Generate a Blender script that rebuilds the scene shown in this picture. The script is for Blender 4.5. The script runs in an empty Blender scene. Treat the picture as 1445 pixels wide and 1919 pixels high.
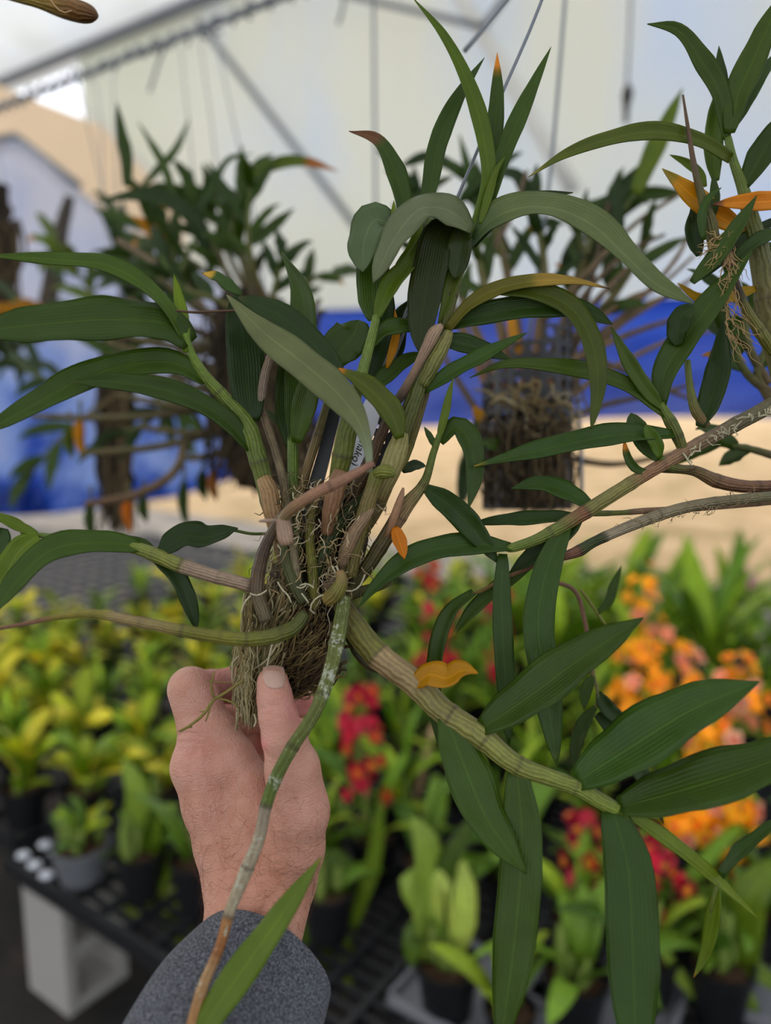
import bpy, math, random
import numpy as np
from mathutils import Vector, Matrix, Euler
random.seed(7); rng = np.random.default_rng(7)
scene = bpy.context.scene
COL = scene.collection

# ------------------------------------------------------------ camera
FPX = 1450.0; IW, IH = 1445.0, 1919.0
PITCH = math.radians(9.0); CAM = np.array([0.0, 0.0, 1.65])
RIGHT = np.array([1.0, 0, 0]); FWD = np.array([0, math.cos(PITCH), -math.sin(PITCH)]); UP = np.array([0, math.sin(PITCH), math.cos(PITCH)])
cd = bpy.data.cameras.new('camera'); cam = bpy.data.objects.new('camera', cd); COL.objects.link(cam)
cam.location = CAM; cam.rotation_euler = (math.pi / 2 - PITCH, 0, 0)
cd.sensor_fit = 'HORIZONTAL'; cd.sensor_width = 36.0; cd.lens = 36.0 * FPX / IW
cd.clip_start = 0.02; cd.clip_end = 300
cd.dof.use_dof = True; cd.dof.focus_distance = 0.45; cd.dof.aperture_fstop = 4.2
scene.camera = cam

# ------------------------------------------------------------ world, sun, exposure
w = bpy.data.worlds.new('world'); scene.world = w; w.use_nodes = True
nt = w.node_tree; bg = nt.nodes['Background']
sky = nt.nodes.new('ShaderNodeTexSky'); sky.sky_type = 'NISHITA'; sky.sun_disc = False
sky.sun_elevation = math.radians(48); sky.sun_rotation = math.radians(-50); sky.air_density = 1.0; sky.dust_density = 4.0; sky.ozone_density = 1.0
mixw = nt.nodes.new('ShaderNodeMix'); mixw.data_type = 'RGBA'; mixw.inputs[0].default_value = 0.72
mixw.inputs[7].default_value = (3.0, 3.05, 3.12, 1)
nt.links.new(sky.outputs[0], mixw.inputs[6]); nt.links.new(mixw.outputs[2], bg.inputs[0]); bg.inputs[1].default_value = 0.42
sd = bpy.data.lights.new('sun', 'SUN'); sun = bpy.data.objects.new('sun', sd); COL.objects.link(sun)
sd.energy = 4.0; sd.angle = math.radians(3.0); sd.color = (1.0, 0.95, 0.86)
SUN_DIR = Vector((-0.80, 0.50, 0.80)).normalized()       # towards the sun: back left
sun.rotation_euler = SUN_DIR.to_track_quat('Z', 'Y').to_euler(); sun.location = (-6, 6, 9)
scene.view_settings.view_transform = 'Standard'; scene.view_settings.look = 'None'
scene.view_settings.gamma = 1.0; scene.view_settings.use_curve_mapping = False
scene.view_settings.exposure = 0.0

# ------------------------------------------------------------ helpers
def P(x, y, d):
    return CAM + d * ((x - IW / 2) / FPX * RIGHT + FWD - (y - IH / 2) / FPX * UP)
def ray(x, y):
    return (x - IW / 2) / FPX * RIGHT + FWD - (y - IH / 2) / FPX * UP
def G(x, y, z):
    r = ray(x, y); s = (z - CAM[2]) / r[2]; return CAM + s * r
def lin(c):
    c = np.asarray(c, float) / 255.0
    return np.where(c <= 0.04045, c / 12.92, ((c + 0.055) / 1.055) ** 2.4)
def lin4(c): return (*[float(v) for v in lin(c)], 1.0)
UAX = np.array([0.82, -0.572, 0.0]); VAX = np.array([0.572, 0.82, 0.0])     # the house stands turned to the view

def tag(o, label=None, cat=None, group=None, kind=None):
    if label: o['label'] = label
    if cat: o['category'] = cat
    if group: o['group'] = group
    if kind: o['kind'] = kind
    return o
def empty(name, loc, label=None, cat=None, group=None):
    o = bpy.data.objects.new(name, None); COL.objects.link(o); o.location = Vector(loc); o.empty_display_size = 0.02
    return tag(o, label, cat, group)
def mesh(name, verts, faces, mat, col=None, uv=None, smooth=True):
    me = bpy.data.meshes.new(name)
    me.from_pydata(np.asarray(verts, float).tolist(), [], faces if isinstance(faces, list) else faces.tolist())
    if col is not None:
        a = me.color_attributes.new('Col', 'FLOAT_COLOR', 'POINT')
        c = np.ones((len(me.vertices), 4), np.float32); c[:, :3] = col
        a.data.foreach_set('color', c.ravel())
    if uv is not None:
        l = me.uv_layers.new(name='UVMap'); vi = np.zeros(len(me.loops), np.int32); me.loops.foreach_get('vertex_index', vi)
        l.data.foreach_set('uv', np.asarray(uv, np.float32)[vi].ravel())
    if smooth: me.polygons.foreach_set('use_smooth', np.ones(len(me.polygons), bool))
    if mat is not None: me.materials.append(mat)
    me.update(); return me
def obj(name, me, parent=None, loc=(0, 0, 0)):
    o = bpy.data.objects.new(name, me); COL.objects.link(o); o.location = Vector(loc)
    if parent is not None: o.parent = parent
    return o
def origin(p):      # world origin of a parent chain (no rotation or scale in hand-placed trees)
    o = np.zeros(3)
    while p is not None: o = o + np.array(p.location); p = p.parent
    return o
def spline(pts, n):
    pts = np.asarray(pts, float)
    if len(pts) == 2: pts = np.array([pts[0], pts[0] * .5 + pts[1] * .5, pts[1]])
    seg = np.linalg.norm(np.diff(pts[:, :2], axis=0), axis=1) ** 0.5 + 1e-9
    k = np.concatenate([[0], np.cumsum(seg)]); t = np.linspace(0, k[-1], n * 4)
    m = np.zeros_like(pts)
    for i in range(len(pts)):
        if i == 0: m[i] = (pts[1] - pts[0]) / (k[1] - k[0])
        elif i == len(pts) - 1: m[i] = (pts[-1] - pts[-2]) / (k[-1] - k[-2])
        else:
            h0, h1 = k[i] - k[i - 1], k[i + 1] - k[i]
            m[i] = ((pts[i] - pts[i - 1]) / h0 * h1 + (pts[i + 1] - pts[i]) / h1 * h0) / (h0 + h1)
    j = np.clip(np.searchsorted(k, t, side='right') - 1, 0, len(pts) - 2)
    h = (k[j + 1] - k[j])[:, None]; s = ((t - k[j])[:, None]) / h
    q = (2 * s**3 - 3 * s**2 + 1) * pts[j] + (s**3 - 2 * s**2 + s) * h * m[j] + (-2 * s**3 + 3 * s**2) * pts[j + 1] + (s**3 - s**2) * h * m[j + 1]
    L = np.concatenate([[0], np.cumsum(np.linalg.norm(np.diff(q, axis=0), axis=1))]); u = np.linspace(0, L[-1], n)
    return np.stack([np.interp(u, L, q[:, c]) for c in range(q.shape[1])], 1)
def tangents(p):
    t = np.gradient(p, axis=0); return t / (np.linalg.norm(t, axis=1)[:, None] + 1e-12)
def tube_arrays(p, r, ns=8, ridge=0.0, cap=True):
    n = len(p); t = tangents(p); a = np.array([0.0, 0, 1.0])
    if abs(t[0] @ a) > 0.9: a = np.array([1.0, 0, 0])
    N = np.zeros((n, 3)); v = a - (a @ t[0]) * t[0]; v /= np.linalg.norm(v)
    for i in range(n):
        v = v - (v @ t[i]) * t[i]; v /= np.linalg.norm(v) + 1e-12; N[i] = v
    B = np.cross(t, N); ang = np.linspace(0, 2 * np.pi, ns, endpoint=False)
    rr = 1 - ridge * (np.arange(ns) % 2)
    ring = (np.cos(ang) * rr)[None, :, None] * N[:, None] + (np.sin(ang) * rr)[None, :, None] * B[:, None]
    V = p[:, None] + np.asarray(r)[:, None, None] * ring
    i = np.arange(n - 1)[:, None] * ns; j = np.arange(ns)[None]; j2 = (j + 1) % ns
    F = np.stack([i + j, i + j2, i + ns + j2, i + ns + j], -1).reshape(-1, 4).tolist()
    if cap: F += [list(range(ns))[::-1], list(range((n - 1) * ns, n * ns))]
    uv = np.stack([np.broadcast_to(np.arange(ns) / ns, (n, ns)), np.broadcast_to(np.linspace(0, 1, n)[:, None], (n, ns))], -1).reshape(-1, 2)
    return V.reshape(-1, 3), F, uv
class MB:
    def __init__(s): s.v = []; s.f = []; s.c = []; s.n = 0
    def add(s, v, f, c=None):
        v = np.asarray(v, float); s.v.append(v); s.f += [[i + s.n for i in q] for q in f]; s.n += len(v)
        s.c.append(np.broadcast_to(np.asarray(c if c is not None else (1, 1, 1), float), (len(v), 3)))
    def box(s, c, ex, ey, ez, hx, hy, hz, col=None):
        ex, ey, ez = (np.asarray(a, float) for a in (ex, ey, ez)); c = np.asarray(c, float)
        v = [c + sx * hx * ex + sy * hy * ey + sz * hz * ez for sz in (-1, 1) for sy in (-1, 1) for sx in (-1, 1)]
        s.add(v, [[0, 2, 3, 1], [4, 5, 7, 6], [0, 1, 5, 4], [2, 6, 7, 3], [0, 4, 6, 2], [1, 3, 7, 5]], col)
    def tube(s, p, r, ns=6, col=None):
        p = np.asarray(p, float); r = np.broadcast_to(np.asarray(r, float), (len(p),)); v, f, _ = tube_arrays(p, r, ns); s.add(v, f, col)
    def mesh(s, name, mat, smooth=True): return mesh(name, np.concatenate(s.v), s.f, mat, np.concatenate(s.c), None, smooth)
def lathe(prof, ns=20, inner=None):
    prof = np.asarray(prof, float); n = len(prof); a = np.linspace(0, 2 * np.pi, ns, endpoint=False)
    V = np.stack([prof[:, None, 0] * np.cos(a), prof[:, None, 0] * np.sin(a), np.broadcast_to(prof[:, None, 1], (n, ns))], -1).reshape(-1, 3)
    F = [[i * ns + j, i * ns + (j + 1) % ns, (i + 1) * ns + (j + 1) % ns, (i + 1) * ns + j] for i in range(n - 1) for j in range(ns)]
    F.append(list(range(ns))[::-1]); return V, F

# ------------------------------------------------------------ materials
def nmat(name):
    m = bpy.data.materials.new(name); m.use_nodes = True; t = m.node_tree
    return m, t, t.nodes, t.links, t.nodes['Principled BSDF']
def node(N, kind, **kw):
    n = N.new(kind)
    for k, v in kw.items(): setattr(n, k, v)
    return n
def math_(N, Lk, op, a, b=None, c=None):
    n = N.new('ShaderNodeMath'); n.operation = op
    for i, v in enumerate((a, b, c)):
        if v is None: continue
        if isinstance(v, (int, float)): n.inputs[i].default_value = v
        else: Lk.new(v, n.inputs[i])
    return n.outputs[0]
def noise(N, Lk, scale, detail=3, coord='Object', rough=0.55, vec=None):
    n = N.new('ShaderNodeTexNoise'); n.inputs['Scale'].default_value = scale; n.inputs['Detail'].default_value = detail; n.inputs['Roughness'].default_value = rough
    if vec is None:
        tc = N.new('ShaderNodeTexCoord'); vec = tc.outputs[coord]
    Lk.new(vec, n.inputs['Vector']); return n.outputs['Fac']
def ramp(N, Lk, fac, stops):
    r = N.new('ShaderNodeValToRGB'); e = r.color_ramp.elements
    while len(e) < len(stops): e.new(0.5)
    for q, (p, c) in zip(e, stops): q.position = p; q.color = lin4(c)
    Lk.new(fac, r.inputs[0]); return r.outputs[0]
def hsv(N, Lk, col, val=None, sat=None, hue=None):
    h = N.new('ShaderNodeHueSaturation'); Lk.new(col, h.inputs['Color'])
    for k, v in (('Value', val), ('Saturation', sat), ('Hue', hue)):
        if v is None: continue
        if isinstance(v, (int, float)): h.inputs[k].default_value = v
        else: Lk.new(v, h.inputs[k])
    return h.outputs[0]
def bump(N, Lk, height, strength, dist, bsdf):
    b = N.new('ShaderNodeBump'); b.inputs['Strength'].default_value = strength; b.inputs['Distance'].default_value = dist
    Lk.new(height, b.inputs['Height']); Lk.new(b.outputs[0], bsdf.inputs['Normal']); return b

def leaf_material(name, rough, transl, var, fine=True):
    m, t, N, Lk, b = nmat(name)
    a = node(N, 'ShaderNodeAttribute', attribute_name='Col'); uv = node(N, 'ShaderNodeUVMap'); sp = N.new('ShaderNodeSeparateXYZ'); Lk.new(uv.outputs[0], sp.inputs[0])
    oi = N.new('ShaderNodeObjectInfo')
    val = math_(N, Lk, 'MULTIPLY_ADD', oi.outputs['Random'], var, 1 - var / 2)
    nz = noise(N, Lk, 60 if fine else 12, 3)
    val = math_(N, Lk, 'MULTIPLY', val, math_(N, Lk, 'MULTIPLY_ADD', nz, 0.5, 0.75))
    if fine:
        st = math_(N, Lk, 'SINE', math_(N, Lk, 'MULTIPLY', sp.outputs['X'], 82.0))
        mid = math_(N, Lk, 'ABSOLUTE', math_(N, Lk, 'SUBTRACT', sp.outputs['X'], 0.5))
        rib = math_(N, Lk, 'LESS_THAN', mid, 0.022)
        val = math_(N, Lk, 'MULTIPLY', val, math_(N, Lk, 'MULTIPLY_ADD', st, 0.07, 1.0))
        val = math_(N, Lk, 'MULTIPLY', val, math_(N, Lk, 'MULTIPLY_ADD', rib, 0.35, 1.0))
        n2 = noise(N, Lk, 900, 2); h = math_(N, Lk, 'MULTIPLY_ADD', n2, 0.5, st)
        bp = bump(N, Lk, h, 0.22, 0.0004, b)
    c = hsv(N, Lk, a.outputs['Color'], val)
    Lk.new(c, b.inputs['Base Color']); b.inputs['Roughness'].default_value = rough; b.inputs['Specular IOR Level'].default_value = 0.30
    tr = N.new('ShaderNodeBsdfTranslucent'); c2 = hsv(N, Lk, c, 1.9, 1.1, 0.485); Lk.new(c2, tr.inputs[0])
    mx = N.new('ShaderNodeMixShader'); mx.inputs[0].default_value = transl
    Lk.new(b.outputs[0], mx.inputs[1]); Lk.new(tr.outputs[0], mx.inputs[2]); Lk.new(mx.outputs[0], t.nodes['Material Output'].inputs[0])
    return m
M = {}
M['leaf'] = leaf_material('orchid_leaf', 0.34, 0.27, 0.42)
M['leaf_far'] = leaf_material('bench_leaf', 0.40, 0.25, 0.55, False)
M['petal'] = leaf_material('petal', 0.55, 0.25, 0.4, False)
def attr_mat(name, rough=0.6, spec=0.4, nscale=300, namt=0.6, bs=0.3, bd=0.0006, stripes=0, metal=0.0, lichen=0):
    m, t, N, Lk, b = nmat(name); a = node(N, 'ShaderNodeAttribute', attribute_name='Col')
    nz = noise(N, Lk, nscale, 4); h = nz
    val = math_(N, Lk, 'MULTIPLY_ADD', nz, namt, 1 - namt / 2)
    n3 = noise(N, Lk, nscale / 6, 3); val = math_(N, Lk, 'MULTIPLY', val, math_(N, Lk, 'MULTIPLY_ADD', n3, namt, 1 - namt / 2))
    if stripes:
        uv = node(N, 'ShaderNodeUVMap'); sp = N.new('ShaderNodeSeparateXYZ'); Lk.new(uv.outputs[0], sp.inputs[0])
        ph_ = noise(N, Lk, 90, 3); tri = math_(N, Lk, 'SINE', math_(N, Lk, 'MULTIPLY_ADD', ph_, 11.0, math_(N, Lk, 'MULTIPLY', sp.outputs['X'], 6.2832 * stripes)))
        h = math_(N, Lk, 'MULTIPLY_ADD', nz, 1.2, tri); val = math_(N, Lk, 'MULTIPLY', val, math_(N, Lk, 'MULTIPLY_ADD', tri, 0.16, 1.0))
    cc = hsv(N, Lk, a.outputs['Color'], val)
    if lichen:
        l1 = noise(N, Lk, 420, 5, rough=.7); l2 = noise(N, Lk, 70, 2); ls = math_(N, Lk, 'ADD', math_(N, Lk, 'MULTIPLY', l1, .75), math_(N, Lk, 'MULTIPLY', l2, .5))
        lm = N.new('ShaderNodeMapRange'); lm.inputs[1].default_value = lichen; lm.inputs[2].default_value = lichen + .07; Lk.new(ls, lm.inputs[0])
        mx = node(N, 'ShaderNodeMix', data_type='RGBA'); Lk.new(lm.outputs[0], mx.inputs[0]); Lk.new(cc, mx.inputs[6]); mx.inputs[7].default_value = lin4((176, 178, 158)); cc = mx.outputs[2]
    Lk.new(cc, b.inputs['Base Color'])
    b.inputs['Roughness'].default_value = rough; b.inputs['Specular IOR Level'].default_value = spec; b.inputs['Metallic'].default_value = metal
    bump(N, Lk, h, bs, bd, b); return m
M['cane'] = attr_mat('cane_skin', 0.5, 0.4, 420, 0.75, 0.45, 0.0007, 13)
M['cane_lichen'] = attr_mat('lichened_cane', 0.6, 0.3, 420, 0.75, 0.5, 0.0007, 13, lichen=.69)
M['root'] = attr_mat('dry_root', 0.8, 0.2, 300, 0.7)
M['plain'] = attr_mat('matte', 0.7, 0.3, 40, 0.25)
def simple(name, col, rough=0.6, spec=0.4, nscale=40, namt=0.3, bs=0.0, bd=0.001, metal=0.0, tr=0.0):
    m, t, N, Lk, b = nmat(name); nz = noise(N, Lk, nscale, 4)
    rgb = N.new('ShaderNodeRGB'); rgb.outputs[0].default_value = lin4(col)
    c = hsv(N, Lk, rgb.outputs[0], math_(N, Lk, 'MULTIPLY_ADD', nz, namt, 1 - namt / 2)); Lk.new(c, b.inputs['Base Color'])
    b.inputs['Roughness'].default_value = rough; b.inputs['Specular IOR Level'].default_value = spec; b.inputs['Metallic'].default_value = metal
    if bs: bump(N, Lk, nz, bs, bd, b)
    if tr:
        x = N.new('ShaderNodeBsdfTranslucent'); Lk.new(c, x.inputs[0]); mx = N.new('ShaderNodeMixShader'); mx.inputs[0].default_value = tr
        Lk.new(b.outputs[0], mx.inputs[1]); Lk.new(x.outputs[0], mx.inputs[2]); Lk.new(mx.outputs[0], t.nodes['Material Output'].inputs[0])
    return m
M['black'] = simple('black_plastic', (30, 30, 32), 0.42, 0.5, 60, 0.4)
M['wire'] = simple('galvanised_wire', (120, 124, 130), 0.4, 0.5, 80, 0.3, metal=0.6)
M['pipe'] = simple('grey_pipe', (120, 124, 130), 0.5, 0.5, 8, 0.3)
M['pipe_white'] = simple('white_pipe', (225, 222, 215), 0.5, 0.5, 8, 0.15)
M['tagw'] = simple('white_label_plastic', (225, 226, 232), 0.4, 0.5, 60, 0.06)
M['ink'] = simple('ink', (30, 22, 22), 0.8, 0.1)
M['concrete'] = simple('concrete', (168, 163, 156), 0.9, 0.2, 90, 0.35, 0.5, 0.003)
M['bark'] = simple('potting_bark', (84, 62, 46), 0.9, 0.2, 80, 0.8, 1.0, 0.01)
M['pot_black'] = simple('pot_black', (22, 22, 24), 0.5, 0.4, 20, 0.4)
M['pot_grey'] = simple('pot_grey', (110, 112, 116), 0.45, 0.5, 20, 0.2)
M['stake'] = simple('bamboo', (196, 160, 118), 0.6, 0.3, 60, 0.3)

# ------------------------------------------------------------ leaf and cane builders
PROF = {'lance': ([0, .05, .16, .34, .52, .70, .85, .95, 1], [.34, .50, .82, 1, .97, .78, .46, .17, .015]),
        'strap': ([0, .05, .18, .4, .62, .78, .9, .97, 1], [.42, .60, .88, 1, .96, .80, .50, .2, .02]),
        'taper': ([0, .08, .18, .3, .45, .65, .82, .94, 1], [.16, .22, .42, .78, 1, .92, .62, .24, .02]),
        'long': ([0, .08, .3, .48, .66, .82, .94, 1], [.55, .72, .97, 1, .78, .46, .16, .01]),
        'oval': ([0, .07, .25, .5, .75, .9, .97, 1], [.25, .5, .88, 1, .88, .58, .3, .03])}
def leaf_arrays(C, side, nrm, halfw, col, under=0.85, nc=5, fold=0.22, thick=0.00035, wave=0.0):
    n = len(C); u = np.linspace(-1, 1, nc)
    ph = rng.uniform(0, 6.28); s = np.linspace(0, 1, n)
    lift = fold * np.sqrt(u * u + 0.02)[None, :] * halfw[:, None]
    if wave: lift = lift + wave * halfw[:, None] * np.sin(s * 17 + ph)[:, None] * (u * np.abs(u))[None, :]
    base = C[:, None] + (u[None, :, None] * halfw[:, None, None]) * side[:, None] + lift[..., None] * nrm[:, None]
    top = base + nrm[:, None] * thick; bot = base - nrm[:, None] * thick
    V = np.concatenate([top.reshape(-1, 3), bot.reshape(-1, 3)]); m = n * nc; F = []
    for i in range(n - 1):
        for j in range(nc - 1):
            a = i * nc + j; F.append([a, a + 1, a + nc + 1, a + nc]); F.append([m + a, m + a + nc, m + a + nc + 1, m + a + 1])
        a = i * nc; F.append([a, a + nc, m + a + nc, m + a]); b = a + nc - 1; F.append([b, m + b, m + b + nc, b + nc])
    F.append([j for j in range(nc)][::-1] + [m + j for j in range(nc)])
    e = (n - 1) * nc; F.append([e + j for j in range(nc)] + [m + e + j for j in range(nc)][::-1])
    uv = np.stack([np.broadcast_to((u + 1) / 2, (n, nc)), np.broadcast_to(s[:, None], (n, nc))], -1).reshape(-1, 2)
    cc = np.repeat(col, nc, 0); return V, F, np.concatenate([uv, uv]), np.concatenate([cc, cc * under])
LEAF_GAIN = np.array([.86, .70, .22])
def leaf_cols(s, col, tip=None, tip0=0.85, basec=None):
    c = np.broadcast_to(lin(col) * (LEAF_GAIN if col[2] < 104 else np.array([.80, .73, .40])), (len(s), 3)).copy()
    if basec is not None:
        k = np.clip(1 - s / 0.22, 0, 1)[:, None]; c = c * (1 - k) + lin(basec) * k
    if tip is not None:
        for q, (p0, tc) in enumerate([(tip0, tip[0])] + ([(max(tip0, 0.93), tip[1])] if len(tip) > 1 else [])):
            k = np.clip((s - p0) / 0.06, 0, 1)[:, None]; c = c * (1 - k) + lin(tc) * k
    return c
GR = (62, 96, 36); GD = (46, 78, 34); GL = (104, 138, 48); GB = (60, 98, 52); GY = (126, 142, 48)
YEL = (205, 160, 28); ORG = (214, 140, 30); TBR = (70, 45, 30)
def leaf(parent, pts, d0, d1, w, roll=26, roll1=None, col=GR, tip=None, tip0=0.85, prof='lance', n=22, fold=0.36, name='leaf', basec=None, wave=0.12, mid=0.0, nc=7):
    """pts: centre line from base to tip, d0/d1 its distance from the camera at both ends, w the width seen there"""
    pts = np.asarray(pts, float); q = spline(pts, n); s = np.linspace(0, 1, n)
    d = d0 + (d1 - d0) * s + mid * np.sin(np.pi * s)
    C = np.array([P(x, y, dd) for (x, y), dd in zip(q, d)]); T = tangents(C)
    toc = CAM - C; toc -= (toc * T).sum(1)[:, None] * T; toc /= np.linalg.norm(toc, axis=1)[:, None]
    S = np.cross(T, toc)
    if S[n // 2] @ UP < 0: S = -S
    r = np.radians(np.linspace(roll, roll if roll1 is None else roll1, n))[:, None]
    N = np.cos(r) * toc + np.sin(r) * S; W = np.cos(r) * S - np.sin(r) * toc
    hw = w / 2 / FPX * d * np.interp(s, *PROF[prof]) / np.maximum(np.cos(r[:, 0]), 0.35)
    V, F, uv, cc = leaf_arrays(C, W, N, hw, leaf_cols(s, col, tip, tip0, basec), fold=fold, wave=wave, nc=nc)
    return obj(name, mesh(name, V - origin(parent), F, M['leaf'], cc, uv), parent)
def cane(parent, pts, stops, nodes=(), name='cane', n=None, ns=14, ridge=0.05, swell=0.07, mat='cane', label=None):
    """pts rows: x, y, distance, radius in photo pixels"""
    pts = np.asarray(pts, float); L = np.linalg.norm(np.diff(pts[:, :2], axis=0), axis=1).sum()
    n = n or int(np.clip(L / 6, 14, 110)); q = spline(pts, n); s = np.linspace(0, 1, n)
    C = np.array([P(x, y, d) for x, y, d in q[:, :3]]); r = np.maximum(q[:, 3], 0.4) / FPX * q[:, 2]
    sp = [p for p, _ in stops]; sc = np.array([lin(c) for _, c in stops])
    col = np.stack([np.interp(s, sp, sc[:, k]) for k in range(3)], 1)
    col = col * np.array([.70, .64, .52])
    for nd in nodes:
        g = np.exp(-((s - nd) * L / 7.0) ** 2); r = r * (1 + swell * g); k = np.exp(-((s - nd) * L / 2.6) ** 2)[:, None] * 0.62
        col = col * (1 - k) + lin((58, 46, 34)) * k
    V, F, uv = tube_arrays(C, r, ns, ridge)
    o = obj(name, mesh(name, V - origin(parent), F, M[mat], np.repeat(col, ns, 0), uv), parent)
    if label: o['label'] = label
    return o
def root_mass(parent, name, paths, mat='root', ns=4):
    mb = MB()
    for pts, c in paths:
        pts = np.asarray(pts, float); q = spline(pts, max(6, min(18, int(np.linalg.norm(np.diff(pts[:, :2], axis=0), axis=1).sum() / 9))))
        C = np.array([P(x, y, d) for x, y, d in q[:, :3]]) - origin(parent); mb.tube(C, np.maximum(q[:, 3], .3) / FPX * q[:, 2], ns, lin(c))
    o = obj(name, mb.mesh(name, M[mat]), parent); o['kind'] = 'stuff'; return o
# ------------------------------------------------------------ the setting
def plane_mesh(name, corners, mat, nx=1, ny=1, disp=None, thick=0.0):
    a, b, c, d = (np.asarray(p, float) for p in corners)     # a-b bottom, d-c top
    u = np.linspace(0, 1, nx + 1); v = np.linspace(0, 1, ny + 1); U, Vv = np.meshgrid(u, v)
    p = (a * (1 - U[..., None]) + b * U[..., None]) * (1 - Vv[..., None]) + (d * (1 - U[..., None]) + c * U[..., None]) * Vv[..., None]
    if disp is not None: p = disp(p, U, Vv)
    k = nx + 1; F = [[i * k + j, i * k + j + 1, (i + 1) * k + j + 1, (i + 1) * k + j] for i in range(ny) for j in range(nx)]
    V = p.reshape(-1, 3)
    if thick:
        nrm = np.cross(b - a, d - a); nrm /= np.linalg.norm(nrm); m = len(V)
        V = np.concatenate([V, V + nrm * thick]); F = [f[::-1] for f in F] + [[q + m for q in f] for f in F]
        ring = list(range(k)) + [i * k + nx for i in range(1, ny + 1)] + [ny * k + j for j in range(nx - 1, -1, -1)] + [i * k for i in range(ny - 1, 0, -1)]
        F += [[ring[i], ring[(i + 1) % len(ring)], ring[(i + 1) % len(ring)] + m, ring[i] + m] for i in range(len(ring))]
    return mesh(name, V, F, mat, None, np.tile(np.stack([U, Vv], -1).reshape(-1, 2), (2 if thick else 1, 1)))
def struct(name, me, label=None, parent=None):
    o = obj(name, me, parent)
    if parent is None: o['kind'] = 'structure'
    if label: o['label'] = label
    return o
# floors
m, t, N, Lk, b = nmat('weed_mat'); c = ramp(N, Lk, noise(N, Lk, 5, 6), [(.3, (26, 24, 22)), (.55, (46, 40, 35)), (.7, (74, 58, 46))]); Lk.new(c, b.inputs['Base Color']); b.inputs['Roughness'].default_value = .9; bump(N, Lk, noise(N, Lk, 30, 5), .6, .02, b); M['soil'] = m
m, t, N, Lk, b = nmat('gravel'); c = ramp(N, Lk, noise(N, Lk, 3, 6), [(.3, (70, 66, 62)), (.6, (112, 106, 98)), (.75, (150, 138, 118))]); Lk.new(c, b.inputs['Base Color']); b.inputs['Roughness'].default_value = .95; bump(N, Lk, noise(N, Lk, 60, 4), .7, .02, b); M['gravel'] = m
m, t, N, Lk, b = nmat('dry_grass'); c = ramp(N, Lk, noise(N, Lk, 1.3, 7), [(.3, (120, 108, 66)), (.5, (172, 146, 110)), (.7, (192, 166, 130))]); Lk.new(c, b.inputs['Base Color']); b.inputs['Roughness'].default_value = .95; bump(N, Lk, noise(N, Lk, 30, 5), .5, .03, b); M['grass'] = m
def uv_pt(u, v, z): return np.array([-1.03, 1.925, 0]) * [1, 1, 0] + UAX * u + VAX * v + np.array([0, 0, z])
struct('floor', plane_mesh('floor', [uv_pt(-9, -6, 0), uv_pt(9, -6, 0), uv_pt(9, 4.2, 0), uv_pt(-9, 4.2, 0)], M['soil'], thick=-.05), 'dark weed mat and soil under the benches')
struct('gravel_path', plane_mesh('gravel_path', [uv_pt(-9, 4.2, .0), uv_pt(9, 4.2, .0), uv_pt(9, 5.9, .0), uv_pt(-9, 5.9, .0)], M['gravel'], thick=-.05), 'grey gravel strip behind the benches')
struct('ground_outside', plane_mesh('ground_outside', [uv_pt(-60, 5.9, -.005), uv_pt(60, 5.9, -.005), uv_pt(60, 90, -.005), uv_pt(-60, 90, -.005)], M['grass'], thick=-.05), 'pale dry grass outside the plant house')
# plastic sheet of the back wall and roof
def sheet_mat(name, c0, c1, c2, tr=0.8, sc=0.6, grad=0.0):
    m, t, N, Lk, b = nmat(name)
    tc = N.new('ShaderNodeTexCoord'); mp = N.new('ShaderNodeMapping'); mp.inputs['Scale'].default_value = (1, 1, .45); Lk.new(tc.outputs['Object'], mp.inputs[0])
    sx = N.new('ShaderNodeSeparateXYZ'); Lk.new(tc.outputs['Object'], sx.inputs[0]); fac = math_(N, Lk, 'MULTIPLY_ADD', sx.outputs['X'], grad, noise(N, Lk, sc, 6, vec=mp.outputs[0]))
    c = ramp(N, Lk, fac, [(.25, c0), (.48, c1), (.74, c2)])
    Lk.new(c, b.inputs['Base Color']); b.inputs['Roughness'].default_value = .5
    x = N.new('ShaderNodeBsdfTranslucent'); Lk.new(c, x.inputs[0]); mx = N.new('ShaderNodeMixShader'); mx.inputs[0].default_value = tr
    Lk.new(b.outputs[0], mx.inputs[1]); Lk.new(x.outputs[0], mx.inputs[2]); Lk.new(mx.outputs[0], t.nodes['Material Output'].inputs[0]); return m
M['sheet'] = sheet_mat('plastic_sheet', (234, 237, 228), (238, 240, 234), (224, 235, 252), grad=.06)  # sky and tree tint from behind painted in: warmer left, bluer right
M['roof'] = sheet_mat('roof_sheet', (216, 218, 216), (224, 226, 226), (220, 224, 230), .8, 1.2)
M['shade'] = simple('shade_cloth', (96, 98, 96), .8, .2, 30, .3, tr=.5)
WALL_V = 3.67                # wall line along the u axis, 5.5 m straight ahead
def on_wall(x, y, off=0.0):
    r = ray(x, y); p0 = uv_pt(0, WALL_V - off, 0); nrm = VAX
    s = ((p0 - CAM) @ nrm) / (r @ nrm); return CAM + s * r
EAVE = 4.57
WALL_V = float((np.array([0, 5.5, 0]) - np.array([-1.03, 1.925, 0])) @ VAX)
WALL_U = float((on_wall(150, 200) - np.array([-1.03, 1.925, 0])) @ UAX)
def wob(p, U, V):
    return p + VAX * (0.03 * np.sin(U * 40 + 3 * V) + .02 * np.sin(V * 9 + U * 17))[..., None]
wall = struct('wall_back', plane_mesh('wall_back', [uv_pt(WALL_U, WALL_V, 1.5), uv_pt(8, WALL_V, 1.5), uv_pt(8, WALL_V, EAVE), uv_pt(WALL_U, WALL_V, EAVE)], M['sheet'], 60, 12, wob, .004), 'cloudy translucent plastic sheet wall')
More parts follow.
